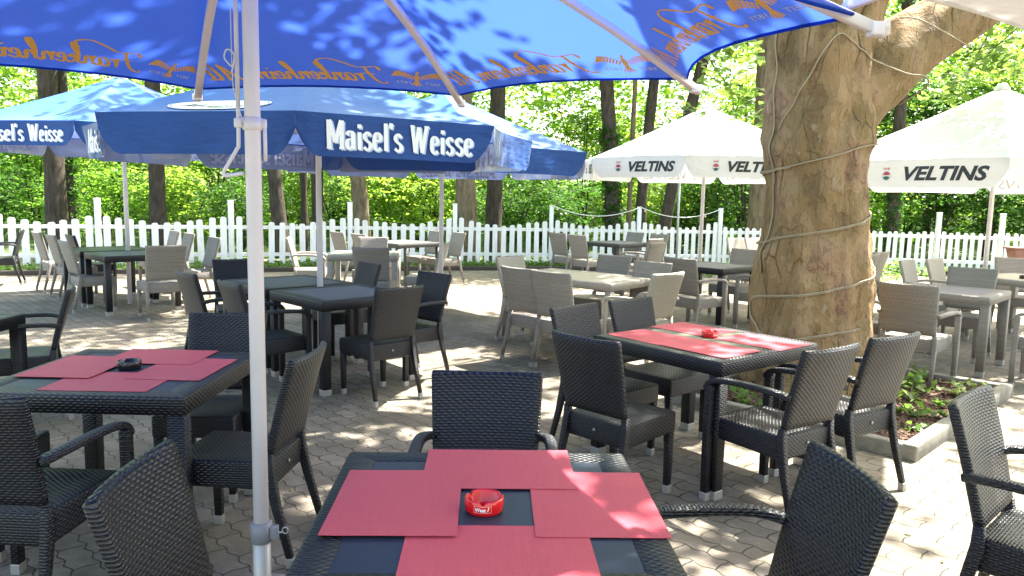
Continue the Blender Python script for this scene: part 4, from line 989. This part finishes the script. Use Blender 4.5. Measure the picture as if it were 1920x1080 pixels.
BP = [(3.30, 5.98, .16, .20, 26, .075, 'leaf_ground', 'tall light green plant at the far side of the bed, right of the trunk'), (3.10, 5.72, .12, .2, 26, .09, 'leaf_yellow', 'pale yellow-green leafy plant beside the trunk in the bed'), (3.58, 5.95, .09, .16, 22, .07, 'leaf_yellow', 'low pale plant near the right corner of the bed'),
      (2.92, 5.40, .10, .20, 22, .08, 'leaf_ground', 'green plant behind the farther black armchair'), (3.25, 5.55, .06, .1, 10, .06, 'leaf_ground', 'small sprig in the middle of the bark mulch'), (3.42, 5.62, .07, .09, 9, .07, 'leaf_yellow', 'two-leaved pale seedling near the sunny kerb'),
      (2.72, 4.98, .07, .12, 12, .06, 'leaf_ground', 'small green plant at the near corner of the bed'), (2.02, 5.22, .11, .20, 30, .07, 'leaf_ground', 'fern-like plant under the front edge of the plane tree table'), (1.75, 5.55, .10, .2, 26, .07, 'leaf_ground', 'low plant at the left of the trunk foot'), (3.80, 6.12, .08, .12, 14, .07, 'leaf_yellow', 'pale plant at the right tip of the bed'), (3.1, 5.25, .05, .07, 7, .055, 'leaf_ground', 'tiny plant against the near right kerb'), (3.32, 6.3, .16, .18, 22, .07, 'leaf_ground', 'bushy plant hard against the right flank of the trunk')]
for (x, y, h, r_, n, s_, mt, lb) in BP: plant(x, y, .055, h*1.1, r_*.8, max(5, int(n*.45)), s_*.9, M[mt], lb)

# cable wound round the trunk: follows the bark surface by casting rays at the mesh
from mathutils.bvhtree import BVHTree
bv = BVHTree.FromPolygons([v_.co+Vector((TREE[0], TREE[1], 0)) for v_ in trunk.data.vertices], [tuple(p.vertices) for p in trunk.data.polygons])
def on_trunk(a, z, off=.012):
    o_ = Vector((2.5+3*cos(a), 6.3+3*sin(a), z)); hit = bv.ray_cast(o_, Vector((-cos(a), -sin(a), 0)))
    return (hit[0] if hit[0] else Vector((2.5+.46*cos(a), 6.3+.46*sin(a), z)))+Vector((cos(a), sin(a), 0))*off
def helix(pts):
    P_ = crom(pts, 14); return [on_trunk(R(a), z) for a, z in P_]
b = MB()
W = [(-60, .60), (-100, .55), (-140, .50), (-182, .62), (-178, .78), (-120, .86), (-80, .93), (-40, 1.02), (0, 1.18), (60, 1.3), (120, 1.26), (180, 1.24), (215, 1.30), (250, 1.35), (290, 1.41), (330, 1.5), (360, 1.62), (420, 1.72), (480, 1.78), (540, 1.82), (580, 1.86), (620, 1.93), (660, 2.02), (700, 2.05)]
b.tube(helix(W), .0065, 6)
b.tube([p+Vector((0, 0, -.011)) for p in helix(W[:-3])], .0045, 6)
b.tube(helix([(192, 1.0), (194, 1.5), (196, 2.0), (196, 2.5), (196, 2.9)]), .007, 6)
b.tube(helix([(205, 2.15), (230, 2.45), (256, 2.82), (275, 2.78), (300, 2.66)]), .0062, 6)
b.tube(crom([tuple(on_trunk(R(298), 2.67)), (2.98, 5.93, 2.57), (3.14, 5.97, 2.56), (3.22, 6.08, 2.50), (3.12, 6.3, 2.38)], 6), .0062, 6)
b.tube(crom([(2.94, 6.02, 3.0), (3.05, 5.96, 2.98), (3.25, 5.98, 2.90), (3.52, 6.06, 2.80)], 6), .0062, 6)
tag(b.obj('light_cable', M['rope'], uv=False), 'thin pale cable wound round the trunk and branch of the plane tree', 'cable')

# ---------------------------------------------------------------- fence
fence = empty('picket_fence', (.86, 17.13, 0), 0, 'white picket fence with tall posts closing the back of the terrace', 'fence')
FP = [(-13.5, 12.8), (-11.0, 13.75), (-9.8, 14.15), (-8.05, 14.69), (-5.77, 15.5), (-3.49, 16.22), (-1.29, 16.8), (.86, 17.13), (2.86, 17.27), (4.8, 17.6), (6.4, 17.65), (8.05, 17.55), (9.71, 17.33), (10.95, 17.0), (12.4, 16.6), (14.0, 16.1), (16.0, 15.4)]
o0 = Vector((.86, 17.13, 0))
for i, (x, y) in enumerate(FP):
    MB().rbox(Vector((x, y, .70))-o0, (.09, .09, 1.40), .006).rbox(Vector((x, y, 1.405))-o0, (.10, .10, .02), .004).obj('post', M['white_paint'], fence, uv=False)
for i in range(len(FP)-1):
    p, q2 = Vector((*FP[i], 0)), Vector((*FP[i+1], 0)); L = (q2-p).length; d = (q2-p)/L; ang = math.atan2(d.y, d.x); rot = Matrix.Rotation(ang, 4, 'Z')
    nrm = Vector((d.y, -d.x, 0)); pk = float(np.interp(FP[i][0], [-10, -1, 4, 10], [.228, .190, .165, .150])); cnt = round((L-.09)/pk); st = (L-.09)/cnt
    for z in (.30, .86):
        MB().rbox(p.lerp(q2, .5)+nrm*(-.012)-o0+Vector((0, 0, z)), (L-.09, .022, .075), .004, 1, rot).obj('rail', M['white_paint'], fence, uv=False)
    b = MB()
    for j in range(cnt):
        u_ = (j+.5)/cnt; x = .045+st*(j+.5); sc_ = abs(2*u_-1)
        h = (.955+.15*sc_**1.6) if FP[i][0] < 4.5 else .955+.02*sc_
        h *= 1+rng.normal(0, .009); c_ = p+d*x+nrm*.012; wd = pk*.28
        out_ = [(-wd, .05), (wd, .05), (wd, h-.035), (wd*.8, h-.014), (wd*.4, h-.002), (-wd*.4, h-.002), (-wd*.8, h-.014), (-wd, h-.035)]
        lean = rng.normal(0, .012)
        A_ = [c_+d*(x_+lean*z_)+nrm*.011+Vector((0, 0, z_))-o0 for x_, z_ in out_]; B_ = [p_-nrm*.020 for p_ in A_]
        n8 = len(out_); b.add(A_+B_, [tuple(range(n8)), tuple(range(n8, 2*n8))[::-1]]+[(k+n8, k, (k+1) % n8, (k+1) % n8+n8)[::-1] for k in range(n8)])
    b.obj('picket_panel', M['white_paint'], fence, uv=False)
# festoon cables between posts
for k, (i, j, sagv, lb) in enumerate(((7, 8, .22, 'white garland cable sagging between fence posts, left of the thin steel pole'), (8, 9, .22, 'white garland cable running to the fence post left of the plane trunk'))):
    p, q2 = Vector((*FP[i], 1.42)), Vector((*FP[j], 1.40)); pts = [p.lerp(q2, t_)-Vector((0, .06, 4*sagv*t_*(1-t_))) for t_ in np.linspace(0, 1, 16)]
    g = empty('light_garland', tuple(p), 0, lb, 'light garland', 'garlands between the fence posts')
    b = MB().tube([x_-p for x_ in pts], .009, 6); b.obj('cable', M['cordwhite'], g, uv=False)
    for t_ in (.12, .5, .86):
        c_ = pts[int(t_*15)]-p; MB().lathe([(.0, -.07), (.02, -.06), (.026, -.04), (.014, -.015), (.0, -.01)], tuple(c_), 10).obj('bulb', M['bulb'], g, uv=False)
# thin steel mast by the fence
ms = empty('steel_mast', (2.52, 16.9-.9, 0), 0, 'thin grey steel mast standing in front of the fence under the left white parasol', 'mast')
MB().tube([(0, 0, 0), (0, 0, 2.2)], .024, 12).obj('mast_tube', M['alu'], ms, uv=False)
MB().lathe([(0, .012), (.09, .012), (.09, .0)], n=16).obj('foot_plate', M['alu'], ms, uv=False)
ms.location = unl = (3.45, 15.9, 0)
# timber edging and low plants at the fence foot
te = empty('timber_edging', (-7, 13.9, 0), 0, 'dark timber edging along the strip of greenery by the fence', 'edging')
EP = [(-13.5, 12.0), (-10.5, 13.1), (-7.6, 14.15), (-5.4, 14.95), (-3.3, 15.6), (-1.2, 16.15), (.9, 16.5), (2.4, 16.65)]
for i in range(len(EP)-1):
    p, q2 = Vector((*EP[i], 0)), Vector((*EP[i+1], 0)); L = (q2-p).length; d = (q2-p)/L
    MB().rbox(p.lerp(q2, .5)-Vector((-7, 13.9, -.04)), (L-.01, .10, .10), .01, 2, Matrix.Rotation(math.atan2(d.y, d.x), 4, 'Z')).obj('timber', M['timber'], te)
pts = []
for i in range(len(EP)-1):
    n_ = 330; u_ = rng.random(n_); w2 = rng.random(n_)*.95+.08
    a_ = np.array(EP[i]); b2 = np.array(EP[i+1]); d2 = (b2-a_)/np.linalg.norm(b2-a_); nn = np.array([-d2[1], d2[0]])
    pts.append(np.c_[a_+(b2-a_)*u_[:, None]+nn*w2[:, None], .03+.10*rng.random(n_)])
n_ = 900; pts.append(np.c_[3+12*rng.random(n_), np.interp(3+12*rng.random(n_), [3, 9.7, 15], [16.9, 16.9, 15.6]), .02+.12*rng.random(n_)])
cc = np.concatenate(pts); v, q = leaves(cc, 9, .11, .7, .07, .5, 0)
gc = bpy.data.objects.new('ground_cover', npmesh('ground_cover', v, q, M['leaf_ground'])); C.objects.link(gc)
tag(gc, 'low green ground cover along the foot of the fence', 'ground cover', kind='stuff')
# planter at the right edge
pb = empty('flower_box', (8.0, 12.0, 0), .1, 'brown flower box on a white stand at the right edge', 'planter')
b = MB(); b.rbox((.33, 0, .80), (.9, .22, .24), .02, 2, None, .86); b.obj('box', M['terracotta'], pb, uv=False)
MB().rbox((.33, 0, .925), (.96, .26, .03), .01).obj('rim', M['terracotta'], pb, uv=False)
for s_ in (0, .66): MB().rbox((s_, 0, .32), (.06, .18, .66), .006).obj('stand_leg', M['white_paint'], pb, uv=False)
MB().rbox((.33, 0, .665), (.86, .2, .03), .004).obj('shelf', M['white_paint'], pb, uv=False)
rs = empty('rose_bush', (6.35, 13.2, 0), 0, 'small leafy shrub with a pale bloom in front of the right fence', 'shrub')
c_ = np.c_[rng.normal(0, .2, 60), rng.normal(0, .2, 60), .1+rng.random(60)*.5]; v, q = leaves(c_, 5, .09, .8, .07, .5, 0)
o = bpy.data.objects.new('foliage', npmesh('foliage', v, q, M['leaf_mid'])); C.objects.link(o); o.parent = rs
MB().tube([(0, 0, 0), (.02, 0, .3), (.05, 0, .55)], [.015, .01, .005], 6).obj('stem', M['bark_tan'], rs, uv=False)

# ---------------------------------------------------------------- woodland
def crown_mesh(name, n, R3, mat, size=.13, per=26, spread=.5, flat=.16, lo=-1.):
    d = rng.normal(size=(n, 3)); d /= np.linalg.norm(d, axis=1)[:, None]; d *= (rng.random(n)**.45)[:, None]
    d = d[d[:, 2] > lo]; c_ = d*np.array(R3); keep = np.array([noise.noise((x*.55, y*.55, z*.8)) > -.22 for x, y, z in c_]); c_ = c_[keep]
    v, q = leaves(c_, per, spread*(.6+.8*rng.random(len(c_))), flat, size, .42, .35); return npmesh(name, v, q, mat)
CR = [crown_mesh('crown', 230, (3.0, 2.2, 2.6), M['leaf_mid']), crown_mesh('crown', 230, (3.0, 2.2, 2.6), M['leaf_light']), crown_mesh('crown', 250, (2.8, 2.2, 2.6), M['leaf_dark'])]
SH = [crown_mesh('foliage', 260, (1.7, 1.2, 1.35), M['leaf_mid'], .09, 26, .36), crown_mesh('foliage', 260, (1.7, 1.2, 1.35), M['leaf_light'], .09, 26, .36), crown_mesh('foliage', 280, (1.7, 1.2, 1.3), M['leaf_dark'], .085, 26, .34)]
def on(px, Y):   # ground x of a ray at picture column px (photo pixels) at distance Y
    return (px-960)/FPX*Y*.99
def tree_at(px0, px1, Y, wpx, cmesh, zc, mat, label, ivy=False, pts=None, h=11, sc=1.):
    x0, x1 = on(px0, Y), on(px1, Y)     # at the fence line and high up
    root = empty('woodland_tree', (x0, Y, -.1), 0, label, 'tree', 'trees of the wood behind the fence')
    r_ = wpx/FPX*Y/2; dx = x1-x0; ztop = 6.2 if Y > 18 else 5
    path = [(0, 0, 0), (dx*.15, .0, 1.4), (dx*.45, .02, 3.2), (dx, .0, ztop), (dx*1.4, .1, h)] if pts is None else pts
    limb(path, [r_*1.25, r_*1.02, r_*.96, r_*.88, r_*.4], 'trunk', .10, 20, 24, seed=px0, parent=root, mat=mat)
    for s_ in (-1, 1):
        zb = 5.0+rng.random()*2; limb([(dx*.9, 0, zb), (dx+s_*.9, -.3, zb+1.0), (dx+s_*2.2, -.5, zb+1.7)], [r_*.4, r_*.25, .02], 'branch', .05, 8, 8, parent=root, mat=mat)
    c_ = bpy.data.objects.new('crown', cmesh); C.objects.link(c_); c_.parent = root; c_.location = (dx*1.2, 0, zc); c_.rotation_euler = (0, 0, rng.random()*6); c_.scale = (sc, sc, sc)
    if ivy:
        n_ = 420; a_ = rng.random(n_)*2*pi; zz = rng.random(n_)*3.4
        cx2 = np.interp(zz, [p_[2] for p_ in path], [p_[0] for p_ in path])
        c2 = np.c_[cx2+np.cos(a_)*r_*1.12, np.sin(a_)*r_*1.12, zz]; v, q = leaves(c2, 7, .10, .9, .085, .8, 0)
        o = bpy.data.objects.new('ivy', npmesh('ivy', v, q, M['leaf_dark'])); C.objects.link(o); o.parent = root
    return root
TR = [(98, 92, 19.5, 36, 0, 'dark trunk at the far left, beside its ivy-clad twin', 0, 'bark_dark', 0), (122, 116, 21, 22, 2, 'ivy-covered trunk standing close behind the far left dark trunk', 1, 'bark_dark', 0), (290, 286, 20, 28, 0, 'upright dark trunk behind the back left tables', 0, 'bark_dark', 0),
      (524, 470, 21, 26, 1, 'dark trunk leaning left, right of the front white pole', 0, 'bark_dark', 0), (566, 562, 25, 13, 2, 'slim dark trunk just left of the centre parasol pole', 0, 'bark_dark', 0), (590, 584, 24, 18, 0, 'dark trunk half hidden behind the centre parasol pole', 0, 'bark_dark', 0),
      (676, 640, 20, 30, 1, 'tan trunk leaning left, right of the centre parasol pole', 0, 'bark_tan', 0), (874, 852, 18.2, 38, 1, 'thick sunlit tan trunk right behind the fence near the thin pole', 0, 'bark_tan', 0), (922, 930, 22, 30, 2, 'thick dark trunk right of the thick tan one', 0, 'bark_dark', 0),
      (1152, 1118, 20, 27, 1, 'crooked dark trunk with ivy round its foot', 1, 'bark_dark', 0), (1177, 1182, 21, 9, 0, 'very slim straight trunk between two dark ones', 0, 'bark_tan', 0), (1196, 1222, 22, 20, 1, 'dark trunk left of the leaning one by the white parasol', 0, 'bark_dark', 0),
      (1238, 1318, 21, 22, 0, 'dark trunk leaning strongly right behind the left white parasol', 0, 'bark_dark', 0), (1425, 1424, 15.2+3.6, 42, 2, 'broad brown trunk just behind the left flank of the plane tree', 0, 'bark_tan', 0), (1676, 1672, 23, 22, 2, 'ivy-clad dark trunk between plane tree and right parasol', 1, 'bark_dark', 0)]
for i, (p0, p1, Y, wpx, ci, lb, ivy, mt, _) in enumerate(TR):
    Y = 18.1+(Y-18)*.25
    tree_at(p0, p1, Y, wpx, CR[ci], 7.4+rng.random()*1.6, M[mt], lb, bool(ivy), sc=1.0)
def shrub(px, Y, zc, ci, sx, sz, label, nm='woodland_shrub'):
    Y = Y+1.9
    x = on(px, Y); root = empty(nm, (x, Y, -.05), rng.random()*6, label, 'shrub', 'shrubs and saplings behind the fence')
    o = bpy.data.objects.new('foliage', SH[ci]); C.objects.link(o); o.parent = root; o.location = (0, 0, zc); o.scale = (sx, sx, sz)
    b = MB()
    for k in range(4):
        a_ = k*1.6+rng.random(); b.tube([(0, 0, 0), (.25*cos(a_), .25*sin(a_), zc*.6), (.8*sx*cos(a_), .6*sx*sin(a_), zc+.6*sz)], [.035, .025, .008], 6)
    b.obj('stem', M['bark_dark'], root, uv=False)
SP = [(-20, 19.4, 1.5, 2, 1.1, 1.0), (60, 21.5, 3.2, 0, 1.2, 1.2), (190, 19.6, 1.5, 0, 1.1, 1.0), (215, 22, 3.5, 1, 1.3, 1.2), (350, 20, 1.7, 1, 1.2, 1.1), (400, 22.4, 3.4, 0, 1.4, 1.1), (450, 19.2, 1.3, 2, .9, .9), (545, 22.5, 1.6, 1, 1.1, 1.3),
      (625, 20.5, 1.6, 2, 1.0, 1.1), (735, 19.5, 1.9, 1, 1.1, 1.1), (780, 20.6, 2.2, 1, 1.2, 1.2), (810, 22.5, 4.0, 0, 1.3, 1.1), (960, 20.2, 1.4, 2, 1.0, .9), (1010, 22.5, 2.2, 0, 1.2, 1.2), (1060, 20, 1.2, 2, 1.1, .8), (1090, 24, 4.2, 1, 1.5, 1.2),
      (1215, 23, 1.5, 1, 1.2, 1.2), (1270, 21, 1.4, 1, 1.0, 1.1), (1330, 20, 1.7, 2, 1.2, 1.2), (1390, 21, 2.2, 2, 1.2, 1.3), (1400, 17.9+2, 4.6, 1, 1.0, .8), (1600, 19.8, 1.9, 0, 1.2, 1.2), (1700, 21.5, 2.6, 1, 1.2, 1.3), (1760, 20, 1.9, 2, 1.3, 1.1), (1860, 19.5, 2.2, 2, 1.3, 1.2), (1950, 20.5, 2.6, 0, 1.3, 1.3), (1740, 22, 4.8, 2, 1.4, 1.1), (1850, 22, 5.4, 1, 1.4, 1.0), (1640, 23, 4.6, 2, 1.3, 1.0), (2060, 20, 2.2, 2, 1.3, 1.4), (-130, 19, 2.0, 0, 1.3, 1.4)]
words = ['yellow-green', 'mid green', 'dark green']
order = sorted(range(len(SP)), key=lambda i: SP[i][0]); 
near = [(-200, 'left of the far left trunk'), (110, 'between the far left trunk and the back left parasol pole'), (240, 'beside the back left parasol pole'), (330, 'behind the back left chairs'), (480, 'behind the front white pole'), (560, 'around the slim dark trunk by the centre pole'), (650, 'right of the centre parasol pole'), (760, 'left of the thin parasol pole'), (850, 'around the thin parasol pole'), (990, 'right of the thick dark trunk'), (1100, 'left of the ivy-footed trunk'), (1230, 'behind the slim straight trunk'), (1300, 'behind the leaning trunk'), (1380, 'left of the plane tree under the white parasol'), (1500, 'hard against the left of the plane tree'), (1650, 'right of the plane trunk'), (1730, 'between the plane tree and the right pole'), (1800, 'left of the right parasol pole'), (1900, 'behind the right parasol pole'), (2300, 'at the right edge')]
for i, (px, Y, zc, ci, sx, sz) in enumerate(SP):
    nrw = next((t_ for lim, t_ in near if px <= lim), near[-1][1]); hgt = 'low' if zc < 1.6 else 'mid-height' if zc < 3 else 'tall'
    shrub(px, Y, zc, ci, sx, sz, '%s %s woodland shrub %s' % (hgt, ['mid green', 'yellow-green', 'dark green'][ci], nrw))
# deep wood: one mass beyond the countable trees
n = 11000
x = rng.uniform(-38, 38, n); y = rng.uniform(25, 44, n); z = .2+rng.random(n)**1.15*13
kp = np.array([noise.noise((a_*.22, b2*.22, c2*.3)) > -.30-.01*c2 for a_, b2, c2 in zip(x, y, z)])
cc = np.c_[x, y, z][kp]; n1 = len(cc)//2
for nm, c_, mt in (('wood', cc[:n1], 'leaf_light'), ('wood', cc[n1:], 'leaf_mid')):
    v, q = leaves(c_, 24, 1.0, .18, .26, .45, .3); o = bpy.data.objects.new(nm, npmesh(nm, v, q, M[mt])); C.objects.link(o)
    tag(o, 'far wood of light green leaves behind the fence trees' if mt == 'leaf_light' else 'far wood of deeper green leaves behind the fence trees', 'wood', kind='stuff')
print('objects', len(bpy.data.objects), 'faces', sum(len(m_.polygons) for m_ in bpy.data.meshes))
